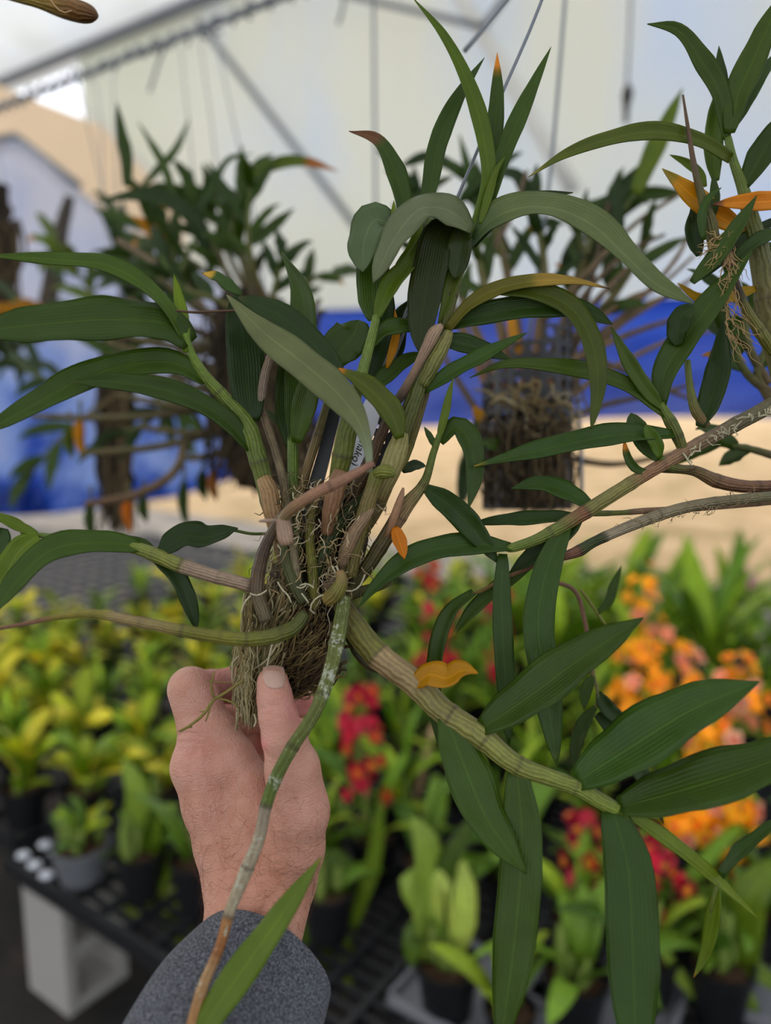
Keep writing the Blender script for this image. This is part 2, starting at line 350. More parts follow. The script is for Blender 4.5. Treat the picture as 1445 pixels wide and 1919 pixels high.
roof = struct('ceiling', plane_mesh('ceiling', [uv_pt(-9, WALL_V + .15, EAVE), uv_pt(8, WALL_V + .15, EAVE), uv_pt(8, WALL_V - 4.2, EAVE + 1.5), uv_pt(-9, WALL_V - 4.2, EAVE + 1.5)], M['roof'], 20, 8, None, .004), 'white translucent plastic roof')
roof2 = obj('roof_slope', plane_mesh('roof_slope', [uv_pt(-9, WALL_V - 4.2, EAVE + 1.5), uv_pt(8, WALL_V - 4.2, EAVE + 1.5), uv_pt(8, WALL_V - 9.0, EAVE - .2), uv_pt(-9, WALL_V - 9.0, EAVE - .2)], M['roof'], 4, 4, None, .004), roof)
def pipe(name, a, b_, r, mat, parent):
    v, f, uv = tube_arrays(np.array([a * (1 - k) + b_ * k for k in np.linspace(0, 1, 6)]), np.full(6, r), 10); return obj(name, mesh(name, v, f, M[mat]), parent)
pipe('eave_pipe', uv_pt(-9, WALL_V - .06, EAVE), uv_pt(8, WALL_V - .06, EAVE), .05, 'pipe', wall)
for k, h in ((.8, .28), (1.75, .62), (2.8, 1.0)):
    pipe('purlin', uv_pt(-9, WALL_V - k, EAVE + h * 1.0 - .06), uv_pt(8, WALL_V - k, EAVE + h - .06), .04, 'pipe_white', roof)
pipe('brace_pipe', on_wall(372, 40, .08), on_wall(690, 455, .08), .026, 'pipe', wall)
pipe('brace_pipe', on_wall(845, -40, .08), on_wall(1075, 355, .08), .045, 'pipe_white', wall)
pipe('brace_pipe', on_wall(640, -12, .12), on_wall(905, 50, .12), .02, 'pipe', wall)
pipe('brace_pipe', on_wall(905, 50, .12), on_wall(965, -30, .12), .02, 'pipe', wall)
pipe('brace_pipe', on_wall(165, 205, .08), on_wall(340, 380, .08), .022, 'pipe_white', wall)
pipe('post', on_wall(1560, -40, .05) * [1, 1, 0], on_wall(1560, -40, .05), .04, 'pipe', wall)
# cream panel beside the left end
panel = [P(-260, 60, 5.4), P(190, 235, 5.6), P(345, 400, 5.7), P(345, 620, 5.7), P(-260, 620, 5.4)]
M['cream'] = simple('cream_sheet', (255, 240, 222), .7, .3, 4, .08, tr=.8)
cm = MB(); pv = np.array(panel); off = np.array([0, .03, 0]); n5 = len(pv)
cm.add(np.concatenate([pv, pv + off]), [list(range(n5)), [i + n5 for i in range(n5)][::-1]] + [[i, i + n5, (i + 1) % n5 + n5, (i + 1) % n5] for i in range(n5)])
tag(obj('canvas_gable', cm.mesh('canvas_gable', M['cream'], False)), 'cream canvas gable panel at the far left behind the leaves', 'panel')
# tarpaulins
def tarp(name, top, bot, mat, label, nv=14, amp=.05):
    """top / bottom edges as (x, y, distance) rows; the sheet hangs between them in folds"""
    nu = 60; a = spline(np.array(top, float), nu); c = spline(np.array(bot, float), nu); ph = rng.uniform(0, 6)
    g = []
    for k in np.linspace(0, 1, nv):
        q = a * (1 - k) + c * k; s = np.linspace(0, 1, nu)
        q[:, 2] += amp * (np.sin(s * 31 + ph + 2 * k) + .6 * np.sin(s * 57 + 5 * k)) * (.3 + k) + .5 * amp * np.sin(k * 19 + s * 8)
        g.append([P(*r) for r in q])
    g = np.array(g); V = g.reshape(-1, 3); m = len(V); F = [[i * nu + j, i * nu + j + 1, (i + 1) * nu + j + 1, (i + 1) * nu + j] for i in range(nv - 1) for j in range(nu - 1)]
    V = np.concatenate([V, V + FWD * .004]); ring = list(range(nu)) + [i * nu + nu - 1 for i in range(1, nv)] + [(nv - 1) * nu + j for j in range(nu - 2, -1, -1)] + [i * nu for i in range(nv - 2, 0, -1)]
    F = F + [[q + m for q in f][::-1] for f in F] + [[ring[i], ring[(i + 1) % len(ring)], ring[(i + 1) % len(ring)] + m, ring[i] + m] for i in range(len(ring))]
    uv = np.array([(j / (nu - 1), i / (nv - 1)) for i in range(nv) for j in range(nu)])
    return tag(obj(name, mesh(name, V, F, mat, None, np.concatenate([uv, uv]))), label, 'tarpaulin')
def tarp_mat(name, stops, sc, tr=.35, vmix=0.0, rough=.35):
    m, t, N, Lk, b = nmat(name); uv = node(N, 'ShaderNodeUVMap'); sp = N.new('ShaderNodeSeparateXYZ'); Lk.new(uv.outputs[0], sp.inputs[0])
    f = math_(N, Lk, 'ADD', noise(N, Lk, sc, 5), math_(N, Lk, 'MULTIPLY', math_(N, Lk, 'SUBTRACT', sp.outputs['Y'], .5), vmix))
    c = ramp(N, Lk, f, stops); Lk.new(c, b.inputs['Base Color']); b.inputs['Roughness'].default_value = rough
    x = N.new('ShaderNodeBsdfTranslucent'); Lk.new(c, x.inputs[0]); mx = N.new('ShaderNodeMixShader'); mx.inputs[0].default_value = tr
    Lk.new(b.outputs[0], mx.inputs[1]); Lk.new(x.outputs[0], mx.inputs[2]); Lk.new(mx.outputs[0], t.nodes['Material Output'].inputs[0]); return m
M['tarp_l'] = tarp_mat('printed_tarp', [(.15, (240, 242, 252)), (.48, (224, 230, 252)), (.66, (176, 200, 246)), (.80, (56, 108, 210)), (.93, (26, 62, 150))], 2.2, .6, .75)
M['tarp_c'] = tarp_mat('blue_tarp', [(.3, (76, 134, 240)), (.5, (112, 138, 230)), (.75, (156, 162, 220))], 1.0, .6, .2)
tarp('tarpaulin', [(-300, 330, 4.5), (-60, 300, 4.5), (28, 262, 4.5), (140, 350, 4.6), (250, 430, 4.7), (430, 520, 4.9)], [(-300, 985, 4.4), (-60, 968, 4.4), (60, 966, 4.4), (200, 950, 4.4), (330, 930, 4.5), (460, 890, 4.8)], M['tarp_l'], 'pale to deep blue crumpled tarpaulin hanging at the far left', 20)
wd_ = lambda x, y: (x, y, float((on_wall(x, y, .30) - CAM) @ FWD))
tarp('tarpaulin', [wd_(360, 580), wd_(600, 580), wd_(900, 572), wd_(1200, 560), wd_(1700, 530)], [wd_(360, 850), wd_(600, 812), wd_(900, 795), wd_(1200, 782), wd_(1700, 775)], M['tarp_c'], 'plain blue tarpaulin strip along the foot of the plastic wall', 12, .03)
pipe('tarp_rope_pipe', P(-300, 322, 4.55), P(26, 254, 4.55), .02, 'pipe', wall); pipe('tarp_rope_pipe', P(26, 254, 4.55), P(150, 350, 4.65), .025, 'pipe', wall)
# hanging rail with its hooks
rail = empty('hanging_rail', uv_pt(0, 0, 2.65), 'galvanised hanging rail lined with hooks across the upper left', 'rail')
ra, rb = G(-330, 330, 2.65), G(760, -95, 2.65); ro = np.array(rail.location)
v, f, uv = tube_arrays(np.array([ra * (1 - k) + rb * k for k in np.linspace(0, 1, 8)]) - ro, np.full(8, .010), 8); obj('bar', mesh('bar', v, f, M['pipe']), rail)
ring = np.array([(0, .020 * math.cos(a), .020 * math.sin(a)) for a in np.linspace(0, 5.2, 12)]); v, f, uv = tube_arrays(ring, np.full(12, .004), 6); hk = mesh('hook', v, f, M['pipe'])
for k in np.linspace(.12, .97, 44):
    o = obj('hook', hk, rail, ra * (1 - k) + rb * k - ro + rng.normal(0, .003, 3)); o.rotation_euler = (rng.uniform(-.5, .5), rng.uniform(-.4, .4), rng.uniform(-.9, .9))
# ------------------------------------------------------------ benches of black plastic mesh on concrete blocks
def bench(name, u0, u1, v0, v1, label, su, sv, z=.40):
    root = empty(name, uv_pt(u0, v0, z - .03), label, 'bench'); ro = np.array(root.location)
    rz = math.atan2(UAX[1], UAX[0])
    def bar(n, L, w_, h, along):
        mb = MB(); mb.box((0, 0, 0), (1, 0, 0), (0, 1, 0), (0, 0, 1), L / 2 if along == 'u' else w_ / 2, w_ / 2 if along == 'u' else L / 2, h / 2); return mb.mesh(n, M['black'], False)
    mu, mv, fr, fr2 = bar('cross_bar', u1 - u0, .011, .014, 'u'), bar('long_bar', v1 - v0, .016, .022, 'v'), bar('edge_rail', u1 - u0, .02, .045, 'u'), bar('edge_rail', v1 - v0, .02, .045, 'v')
    def put(n, me, u, v, zz): o = obj(n, me, root, uv_pt(u, v, zz) - ro); o.rotation_euler.z = rz
    for u in np.arange(u0 + su, u1 - su / 2, su): put('long_bar', mv, u, (v0 + v1) / 2, z - .011)
    for v in np.arange(v0 + sv, v1 - sv / 2, sv): put('cross_bar', mu, (u0 + u1) / 2, v, z - .012)
    for v in (v0, v1): put('edge_rail', fr, (u0 + u1) / 2, v, z - .0225)
    for u in (u0, u1): put('edge_rail', fr2, u, (v0 + v1) / 2, z - .0225)
    return root
bench('mesh_bench', 0, 4.3, 0, 2.9, 'black plastic mesh bench resting on the concrete block, under the flowering orchids', .10, .042)
bench('mesh_bench', -3.6, -.05, .06, 3.3, 'black plastic mesh bench crowded with yellow-green orchids at left', .16, .12)
def block(u, v, label):
    root = empty('concrete_block', uv_pt(u, v, 0), label, 'block'); mb = MB(); X, Y, Z = UAX, VAX, np.array([0, 0, 1.0])
    W, D, H, t_ = .19, .19, .352, .032        # solid faces along u, cores open along v-u side
    mb.box(X * W / 2 * 0 + X * 0 + Y * t_ / 2 + Z * H / 2 + X * W / 2, X, Y, Z, W / 2, t_ / 2, H / 2); mb.box(X * W / 2 + Y * (D - t_ / 2) + Z * H / 2, X, Y, Z, W / 2, t_ / 2, H / 2)
    for zc in (t_ / 2, H / 2, H - t_ / 2): mb.box(X * W / 2 + Y * D / 2 + Z * zc, X, Y, Z, W / 2 - .0008, D / 2 - t_, t_ / 2)
    body = obj('body', mb.mesh('body', M['concrete'], False), root); bv = body.modifiers.new('bevel', 'BEVEL'); bv.width = .004; bv.segments = 2
    return root
block(.03, .02, 'grey hollow concrete block standing on end under the bench corner')
# ------------------------------------------------------------ bench plants
BENCH_GAIN = np.array([1.55, 1.65, 2.1])
def unit_leaf(name, elev, bend, wid, col, prof='strap', tip=None, n=9, fold=.25, twist=0.0, mat='leaf_far'):
    s = np.linspace(0, 1, n); a = elev - bend * s ** 1.3; ds = 1.0 / (n - 1)
    x = np.concatenate([[0], np.cumsum(np.cos(a[:-1]) * ds)]); z = np.concatenate([[0], np.cumsum(np.sin(a[:-1]) * ds)])
    C = np.stack([x, np.zeros(n), z], 1); T = tangents(C); S = np.broadcast_to([0, 1.0, 0], (n, 3)).copy(); Nn = np.cross(T, S)
    Nn = -Nn if Nn[0, 2] < 0 else Nn; tw = (twist * s)[:, None]; S2 = np.cos(tw) * S + np.sin(tw) * Nn; N2 = np.cos(tw) * Nn - np.sin(tw) * S
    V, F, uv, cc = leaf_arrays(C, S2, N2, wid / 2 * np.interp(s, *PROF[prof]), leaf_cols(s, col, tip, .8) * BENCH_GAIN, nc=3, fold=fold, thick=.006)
    return mesh(name, V, F, M[mat], cc, uv)
def leafset(cols, elevs, wids, prof, bends=(.5, 1.3)):
    return [unit_leaf('leaf', rng.uniform(*elevs), rng.uniform(*bends), rng.uniform(*wids), c, prof, twist=rng.uniform(-.5, .5)) for c in cols for _ in range(3)]
LS = {'lime': leafset([(150, 176, 52), (180, 196, 70), (112, 150, 44), (196, 200, 84)], (.5, 1.3), (.30, .42), 'oval', (.3, 1.3)),
      'green': leafset([(84, 122, 46), (104, 146, 56), (66, 104, 44), (140, 170, 72)], (.8, 1.4), (.13, .2), 'strap', (.6, 1.7)),
      'broad': leafset([(88, 126, 58), (110, 150, 74), (70, 108, 52)], (.7, 1.35), (.22, .30), 'strap', (.5, 2.0)),
      'fresh': leafset([(128, 166, 56), (150, 184, 74), (96, 140, 52)], (.6, 1.4), (.12, .2), 'lance', (.3, 1.2))}
def pot_meshes(r, h, mat, name):
    v, f = lathe([(r * .72, 0), (r * .95, h * .86), (r * 1.0, h * .87), (r * 1.02, h), (r * .95, h), (r * .92, h * .8), (0.001, h * .8)], 20); return mesh(name, v, f, M[mat], smooth=False)
POT = {'black': pot_meshes(.065, .12, 'pot_black', 'pot'), 'small': pot_meshes(.05, .09, 'pot_black', 'pot'), 'grey': pot_meshes(.074, .095, 'pot_grey', 'pot')}
def bark_mesh(r, z):
    mb = MB(); v, f = lathe([(r, z), (r * .6, z + .008), (.002, z + .01)], 14); mb.add(v, f)
    for _ in range(14):
        a = rng.uniform(0, 6.28); q = r * .85 * math.sqrt(rng.uniform()); e = rng.normal(size=3); e /= np.linalg.norm(e); g = np.cross(e, [0, 0, 1.0]); g /= np.linalg.norm(g)
        mb.box((q * math.cos(a), q * math.sin(a), z + .006), e, g, np.cross(e, g), .012, .007, .005)
    return mb.mesh('bark', M['bark'], False)
BARK = {'black': bark_mesh(.058, .095), 'small': bark_mesh(.044, .072), 'grey': bark_mesh(.066, .075)}
PH = {'black': .10, 'small': .075, 'grey': .08}
def bulb_mesh():
    v, f = lathe([(.006, 0), (.013, .02), (.014, .045), (.009, .08), (.004, .1)], 8); c = np.broadcast_to(lin((120, 138, 60)), (len(v), 3)); return mesh('pseudobulb', v, f, M['plain'], c)
BULB = bulb_mesh()
def flower_mesh(petal, lip, sz, name='flower', n=5, back=None):
    mb = MB()
    for k in range(n):
        a = k * 2 * math.pi / n + .3; e = np.array([math.cos(a), math.sin(a), .35]); e /= np.linalg.norm(e); g = np.array([-math.sin(a), math.cos(a), 0]); up_ = np.cross(e, g)
        if up_[2] < 0: up_ = -up_
        L = sz * rng.uniform(.9, 1.1); pr = [(0, .12), (.35, .42), (.7, .46), (1.0, .10)]
        top = [e * L * s + sg * g * w_ * sz * .8 + up_ * .15 * L * s * (1 - s) for s, w_ in pr for sg in (-1, 1)]
        v = np.array(top); v = np.concatenate([v, v - up_ * .0012]); q = 8
        f = [[2 * i, 2 * i + 1, 2 * i + 3, 2 * i + 2] for i in range(3)] + [[q + 2 * i, q + 2 * i + 2, q + 2 * i + 3, q + 2 * i + 1] for i in range(3)]
        mb.add(v, f, lin(petal if (k or back is None) else back))
    v, f = lathe([(.002, -.002), (sz * .30, sz * .1), (sz * .42, sz * .32), (sz * .26, sz * .5), (.001, sz * .52)], 8); mb.add(v * [1, 1, 1] + [sz * .12, -sz * .12, 0], f, lin(lip))
    return mb.mesh(name, M['petal'])
FL = {'red': [flower_mesh((176, 20, 44), (226, 120, 30), .019), flower_mesh((200, 30, 62), (206, 40, 60), .018), flower_mesh((150, 16, 50), (232, 150, 40), .018), flower_mesh((226, 70, 90), (190, 26, 44), .017)],
      'orange': [flower_mesh((250, 196, 30), (228, 120, 60), .020), flower_mesh((246, 180, 26), (246, 200, 60), .019), flower_mesh((244, 196, 156), (232, 140, 110), .022), flower_mesh((250, 206, 40), (246, 180, 40), .018)],
      'yellow': [flower_mesh((240, 180, 20), (236, 150, 20), .017)], 'pink': [flower_mesh((226, 160, 205), (200, 110, 170), .02)]}
PLACED = []
def bench_plant(base, kind, nl, size, pot='black', label='', group=None, name='potted_orchid', spread=1.0, scale=1.0, bulbs=3, lift=.55):
    base = np.array(base, float)
    for _ in range(40):                     # pots stand clear of one another
        mv = sum(((base - q) * [1, 1, 0] / (np.linalg.norm((base - q)[:2]) + 1e-6) * (.142 - np.linalg.norm((base - q)[:2])) for q in PLACED if np.linalg.norm((base - q)[:2]) < .14), np.zeros(3))
        if not mv.any(): break
        base = base + mv * .6
    if group and any(np.linalg.norm((base - q)[:2]) < .132 for q in PLACED): return None
    PLACED.append(base)
    root = empty(name, base, label, 'plant', group); p = obj('pot', POT[pot], root); obj('bark', BARK[pot], root)
    for k in range(bulbs):
        o = obj('pseudobulb', BULB, root, (rng.normal(0, .018), rng.normal(0, .018), PH[pot] - .012)); o.rotation_euler = (rng.normal(0, .18), rng.normal(0, .18), rng.uniform(0, 6)); o.scale = (1, 1, rng.uniform(.8, 1.6))
    for k in range(nl):
        a = rng.uniform(0, 6.28); L = size * rng.uniform(.6, 1.15); r = .03 * math.sqrt(rng.uniform()) * spread
        zz = PH[pot] + rng.uniform(0, lift) * size * (0.9 if kind in ('lime', 'fresh') else .25)
        o = obj('leaf', LS[kind][rng.integers(len(LS[kind]))], root, (r * math.cos(a), r * math.sin(a), zz)); o.rotation_euler = (rng.normal(0, .2), rng.normal(0, .25), a + rng.normal(0, .5)); o.scale = (L,) * 3
    return root
def flower_spike(root, pts, kind, nf, width, stem=(120, 110, 70), r=.0035, start=.35):
    """pts: stem points (x, y, distance) in the view; the flowers stand round its upper part"""
    ro = origin(root); C = np.array([P(*q) for q in spline(np.array(pts, float), 16)]) - ro; v, f, uv = tube_arrays(C, np.linspace(r, r * .5, 16), 6)
    st = obj('flower_spike', mesh('flower_spike', v, f, M['plain'], np.broadcast_to(lin(stem), (len(v), 3))), root)
    for k in range(nf):
        s = start + (1 - start) * (k + rng.uniform(0, 1)) / nf; i = min(int(s * 15), 14); p = C[i] + (C[i + 1] - C[i]) * (s * 15 - i); taper = 1 - .55 * ((s - start) / (1 - start)) ** 2
        a = rng.uniform(0, 6.28); rr = width * taper * math.sqrt(rng.uniform(.08, 1)); d = np.array([math.cos(a) * rr, math.sin(a) * rr, rng.normal(0, width * .25)])
        o = obj('flower', FL[kind][rng.integers(len(FL[kind]))], st, p + d); dirv = Vector(d + np.array([0, -.35 * width, .25 * width])).normalized()
        o.rotation_euler = dirv.to_track_quat('Z', 'Y').to_euler(); o.rotation_euler.z += 0; sc_ = rng.uniform(1.0, 1.5); o.scale = (sc_,) * 3
    return st
BZ = .40
# plants on the near bench, placed one by one: (x, y) of the pot foot in the view
def foot(x, y): return G(x, y, BZ)
p = bench_plant(foot(155, 1642), 'broad', 9, .12, 'grey', 'small dark green orchid in the grey plastic pot at the bench corner', bulbs=4)
for a, L, c in ((2.6, .10, 0), (1.2, .13, 3), (.2, .09, 1)):
    o = obj('leaf', LS['lime'][c], p, (0, 0, .11)); o.rotation_euler = (0, 0, a); o.scale = (L,) * 3
p2 = bench_plant(foot(268, 1672), 'broad', 4, .16, 'black', 'tall orchid with broad arching leaves left of the wrist', bulbs=3)
bench_plant(foot(372, 1690), 'broad', 6, .20, 'black', 'broad leaved orchid partly hidden behind the wrist', bulbs=2)
p3 = bench_plant(foot(838, 1900), 'broad', 4, .15, 'black', 'orchid with pale broad folded leaves in black pot at bottom centre', bulbs=4)
p4 = bench_plant(foot(615, 1750), 'broad', 2, .2, 'black', 'dark strap leaved orchid just right of the grey sleeve', bulbs=3)
bench_plant(foot(700, 1640), 'green', 8, .25, 'black', 'green strap leaved orchid behind the right edge of the hand', bulbs=3)
bench_plant(foot(1075, 1925), 'broad', 6, .22, 'black', 'orchid in black pot between the two long hanging leaves', bulbs=4)
bench_plant(foot(945, 1960), 'green', 6, .16, 'small', 'small orchid in black pot at the bottom edge', bulbs=3)
p5 = bench_plant(foot(1345, 1900), 'broad', 5, .2, 'black', 'large leaved orchid with a fat bulb at bottom right', bulbs=5)
bench_plant(foot(1250, 1800), 'green', 8, .25, 'black', 'upright strap leaved orchid left of the fat bulb orchid', bulbs=3)
bench_plant(foot(1440, 1790), 'broad', 8, .28, 'black', 'broad leaved orchid cut by the right edge near the bottom', bulbs=3)
bench_plant(foot(960, 1720), 'broad', 8, .25, 'black', 'broad leaved orchid behind the long hanging leaf', bulbs=3)
bench_plant(foot(800, 1690), 'broad', 6, .24, 'black', 'broad leaved orchid behind the pale folded leaf orchid', bulbs=3)
bench_plant(foot(1120, 1740), 'green', 8, .24, 'black', 'strap leaved orchid below the lower red flower spikes', bulbs=3)
def big_leaves(plant, rows):
    for pts, w_, col_, r0, r1 in rows:
        d_ = (origin(plant) - CAM) @ FWD; leaf(plant, pts, d_, d_ - .02, w_, r0, r1, col_, prof='strap', n=14, nc=5, fold=.2)
PG = (170, 204, 110); MG = (120, 160, 70); DG = (84, 122, 52)
big_leaves(p2, [([(262, 1650), (258, 1560), (252, 1480), (230, 1422)], 50, PG, 15, 40), ([(266, 1650), (284, 1570), (300, 1525), (336, 1510)], 32, MG, 20, 60), ([(268, 1650), (252, 1610), (240, 1580), (224, 1552)], 46, MG, 20, 30), ([(280, 1690), (298, 1650), (330, 1612), (372, 1606)], 40, MG, 30, 60),
                ([(400, 1706), (330, 1690), (270, 1697), (216, 1722)], 42, (180, 206, 120), 40, 40), ([(300, 1700), (330, 1750), (345, 1760), (350, 1690)], 26, MG, 20, 20), ([(270, 1650), (290, 1600), (292, 1540), (285, 1500)], 30, DG, 10, 20)])
big_leaves(p3, [([(806, 1800), (812, 1640), (850, 1640), (866, 1710), (852, 1815)], 64, (190, 214, 130), 15, 10), ([(800, 1800), (790, 1660), (772, 1640), (772, 1670), (792, 1730)], 44, PG, 30, 20), ([(803, 1800), (803, 1630), (795, 1585), (768, 1528)], 60, PG, 15, 45), ([(800, 1800), (782, 1740), (772, 1780), (776, 1815)], 40, DG, 10, 10), ([(815, 1800), (840, 1620), (868, 1570), (880, 1530)], 44, DG, 10, 30)])
big_leaves(p4, [([(650, 1720), (645, 1650), (615, 1632), (602, 1720), (600, 1835)], 82, DG, 25, 5), ([(640, 1740), (650, 1770), (652, 1810), (648, 1868)], 26, MG, 10, 10), ([(660, 1740), (680, 1680), (700, 1620), (715, 1500)], 30, MG, 10, 20)])
big_leaves(p5, [([(1385, 1840), (1395, 1740), (1405, 1680), (1460, 1610)], 70, MG, 10, 25), ([(1300, 1880), (1335, 1780), (1345, 1720), (1340, 1650)], 54, DG, 10, 20), ([(1330, 1880), (1290, 1850), (1255, 1800), (1228, 1764)], 22, PG, 20, 20), ([(1360, 1850), (1400, 1810), (1430, 1830), (1470, 1850)], 36, MG, 40, 30), ([(1350, 1880), (1380, 1850), (1400, 1900), (1390, 1950)], 40, MG, 30, 20)])
def spiker(x, y, nl, sz, kind, label, spikes, lk='green'):
    r = bench_plant(foot(x, y), lk, nl, sz, 'black', label, name='flowering_orchid'); d0 = (foot(x, y) - CAM) @ FWD
    for (pts, nf, wd, k2) in spikes: flower_spike(r, [(px, py, d0 + dd) for px, py, dd in pts], k2 or kind, nf, wd)
spiker(660, 1650, 7, .22, 'red', 'orchid with crimson and orange flowers on a tall spike right of the hand', [([(665, 1610, 0), (690, 1480, -.02), (672, 1380, -.02), (690, 1285, -.02)], 30, .075, None)])
spiker(800, 1420, 6, .22, 'red', 'orchid with a pink red spike below the orange dangling leaf', [([(815, 1360, 0), (822, 1220, 0), (812, 1130, 0), (800, 1055, 0)], 30, .085, None)])
spiker(930, 1400, 6, .22, 'red', 'orchid with red flowers glimpsed between the hanging leaves', [([(935, 1330, 0), (930, 1200, 0), (935, 1110, 0)], 18, .07, None)])
spiker(1085, 1800, 6, .22, 'red', 'orchid with dark red flowers left of the broad hanging leaf', [([(1105, 1740, 0), (1100, 1640, 0), (1090, 1580, 0), (1085, 1520, 0)], 22, .050, None)])
spiker(1235, 1870, 7, .22, 'red', 'orchid with crimson flowers right of the broad hanging leaf', [([(1265, 1780, 0), (1262, 1700, 0), (1250, 1640, 0), (1205, 1570, 0)], 30, .060, None)])
spiker(1200, 1420, 6, .25, 'orange', 'orchid with a small cluster of golden flowers above the hanging leaves', [([(1215, 1330, 0), (1215, 1230, 0), (1215, 1160, 0), (1205, 1075, 0)], 26, .085, None)], 'fresh')
spiker(1235, 1580, 7, .25, 'orange', 'orchid with a wide mass of peach and orange flowers', [([(1220, 1470, 0), (1215, 1370, 0), (1200, 1290, 0), (1190, 1215, 0)], 40, .10, None), ([(1240, 1470, .05), (1280, 1360, .05), (1290, 1290, .05), (1265, 1235, .05)], 30, .08, None)], 'fresh')
spiker(1370, 1560, 7, .25, 'orange', 'orchid with golden flowers above the second long leaf at right', [([(1375, 1450, 0), (1385, 1360, 0), (1390, 1300, 0), (1380, 1240, 0)], 30, .075, None)], 'fresh')
spiker(1340, 1730, 7, .25, 'orange', 'orchid with orange flowers hanging between the two right leaves', [([(1345, 1620, 0), (1350, 1520, 0), (1345, 1440, 0), (1330, 1370, 0)], 44, .085, None), ([(1330, 1650, -.05), (1300, 1560, -.05), (1290, 1500, -.05)], 24, .06, None)], 'green')
spiker(1400, 1790, 6, .22, 'yellow', 'orchid with a few yellow flowers at the lower right', [([(1370, 1790, 0), (1362, 1740, 0), (1350, 1710, 0)], 8, .03, None), ([(1380, 1760, 0), (1400, 1660, 0), (1385, 1590, 0), (1390, 1500, 0)], 26, .07, 'orange')], 'broad')
spiker(1400, 1300, 5, .25, 'pink', 'orchid with one pale pink bloom far right', [([(1400, 1200, 0), (1400, 1120, 0), (1398, 1060, 0)], 5, .03, None)], 'fresh')
# rows of yellow-green plants on the left bench
ROWN = ['front', 'second', 'third', 'fourth', 'fifth', 'sixth', 'seventh', 'rearmost']
for row, dd in enumerate((2.24, 2.50, 2.78, 3.10, 3.46, 3.86, 4.32, 4.85)):
    up_ = (-1.25 / dd + math.sin(PITCH)) / math.cos(PITCH)      # ray slope that meets the bench top at this distance
    py = IH / 2 - FPX * up_; xs = np.arange(-200, 345 if row < 2 else (600 if row < 5 else 1000), FPX * .195 / dd)
    for px in xs + (row % 2) * 20:
        if (row == 7 and px < 430) or (row == 6 and px < 250): continue
        b_ = G(px + rng.normal(0, 8), py + rng.normal(0, 6), BZ); far = row >= 5
        bench_plant(b_, 'lime' if rng.uniform() < (.9 if not far else .6) else 'fresh', int(rng.integers(17, 23)) if not far else 12, rng.uniform(.115, .15), 'black', ('lime green leafy orchid in a black pot, %s row of the left bench' if not far else 'small leafy orchid in the %s row of the left bench') % ROWN[row], ROWN[row] + ' row of the left bench', bulbs=2, lift=.9)
ROW2 = ['nearest', 'second', 'third', 'fourth', 'fifth', 'sixth', 'seventh', 'eighth', 'ninth', 'tenth', 'last']
# the rest of the near bench, mostly leaves seen between the hanging plants
for row, v in enumerate(np.arange(.75, 2.95, .22)):
    for u in np.arange(.15, 4.1, .23):
        b_ = uv_pt(u + rng.normal(0, .03), v + rng.normal(0, .03), BZ); r = b_ - CAM; dd = r @ FWD; px = IW / 2 + FPX * (r @ RIGHT) / dd; py = IH / 2 - FPX * (r @ UP) / dd
        if px < 560 or px > 1520 or py > 1640: continue
        bright = rng.uniform() < .6; tall = dd > 3.0 and px > 960
        bench_plant(b_, 'fresh' if bright else 'green', 11, rng.uniform(.15, .24) * (1.9 if tall else 1), 'black', ('bright green' if bright else 'dark green') + ' strap leaved orchid in the %s row of the right bench' % ROW2[row], ('bright' if bright else 'dark') + ' orchids, %s row of the right bench' % ROW2[row], bulbs=2)
def stake(pts, r, label):
    C = np.array([P(*q) for q in spline(np.array(pts, float), 8)]); v, f, uv = tube_arrays(C - C[0], np.full(8, r), 8); tag(obj('bamboo_stake', mesh('bamboo_stake', v, f, M['stake']), None, C[0]), label, 'stake')
stake([(655, 1690, 2.02), (672, 1590, 2.02), (688, 1480, 2.0)], .007, 'tan bamboo stake under the crimson flower spike')
stake([(765, 1570, 2.2), (792, 1450, 2.2), (812, 1360, 2.2)], .007, 'slanting tan stake left of the hanging leaves')
M['tray'] = simple('grey_tray', (128, 128, 132), .6, .3, 10, .25)
for x, y, sx, sy, lab in ((905, 1880, .16, .12, 'grey plastic tray beside the bottom centre pot'), (1140, 1870, .14, .12, 'grey plastic tray behind the broad hanging leaf'), (1390, 1850, .14, .10, 'grey plastic tray at the right edge')):
    c_ = G(x, y, BZ); mb = MB(); Z = np.array([0, 0, 1.0])
    mb.box(Z * .004, UAX, VAX, Z, sx, sy, .004)
    for e, f_, a_, b2 in ((UAX, VAX, sx, sy), (VAX, UAX, sy, sx)):
        for sg in (-1, 1): mb.box(e * sg * (a_ - .004) + Z * .014, e, f_, Z, .004, b2, .014)
    tag(obj('plastic_tray', mb.mesh('plastic_tray', M['tray'], False), None, c_), lab, 'tray')
for x, y, lab in ((45, 1608, 'left white pebble of the front pair on the bench corner'), (66, 1626, 'right white pebble of the front pair on the bench corner'), (85, 1588, 'left white pebble of the back pair beside the grey pot'), (105, 1602, 'right white pebble of the back pair beside the grey pot'), (88, 1645, 'bluish white pebble on the bench edge')):
    v, f = lathe([(.008, 0), (.016, .005), (.017, .010), (.011, .016), (.001, .018)], 10); v = v * [1.15, .95, 1]; tag(obj('blob', mesh('blob', v, f, M['tagw']), None, G(x, y, BZ)), lab, 'blob')  # squat rounded white lumps set on the bench mesh
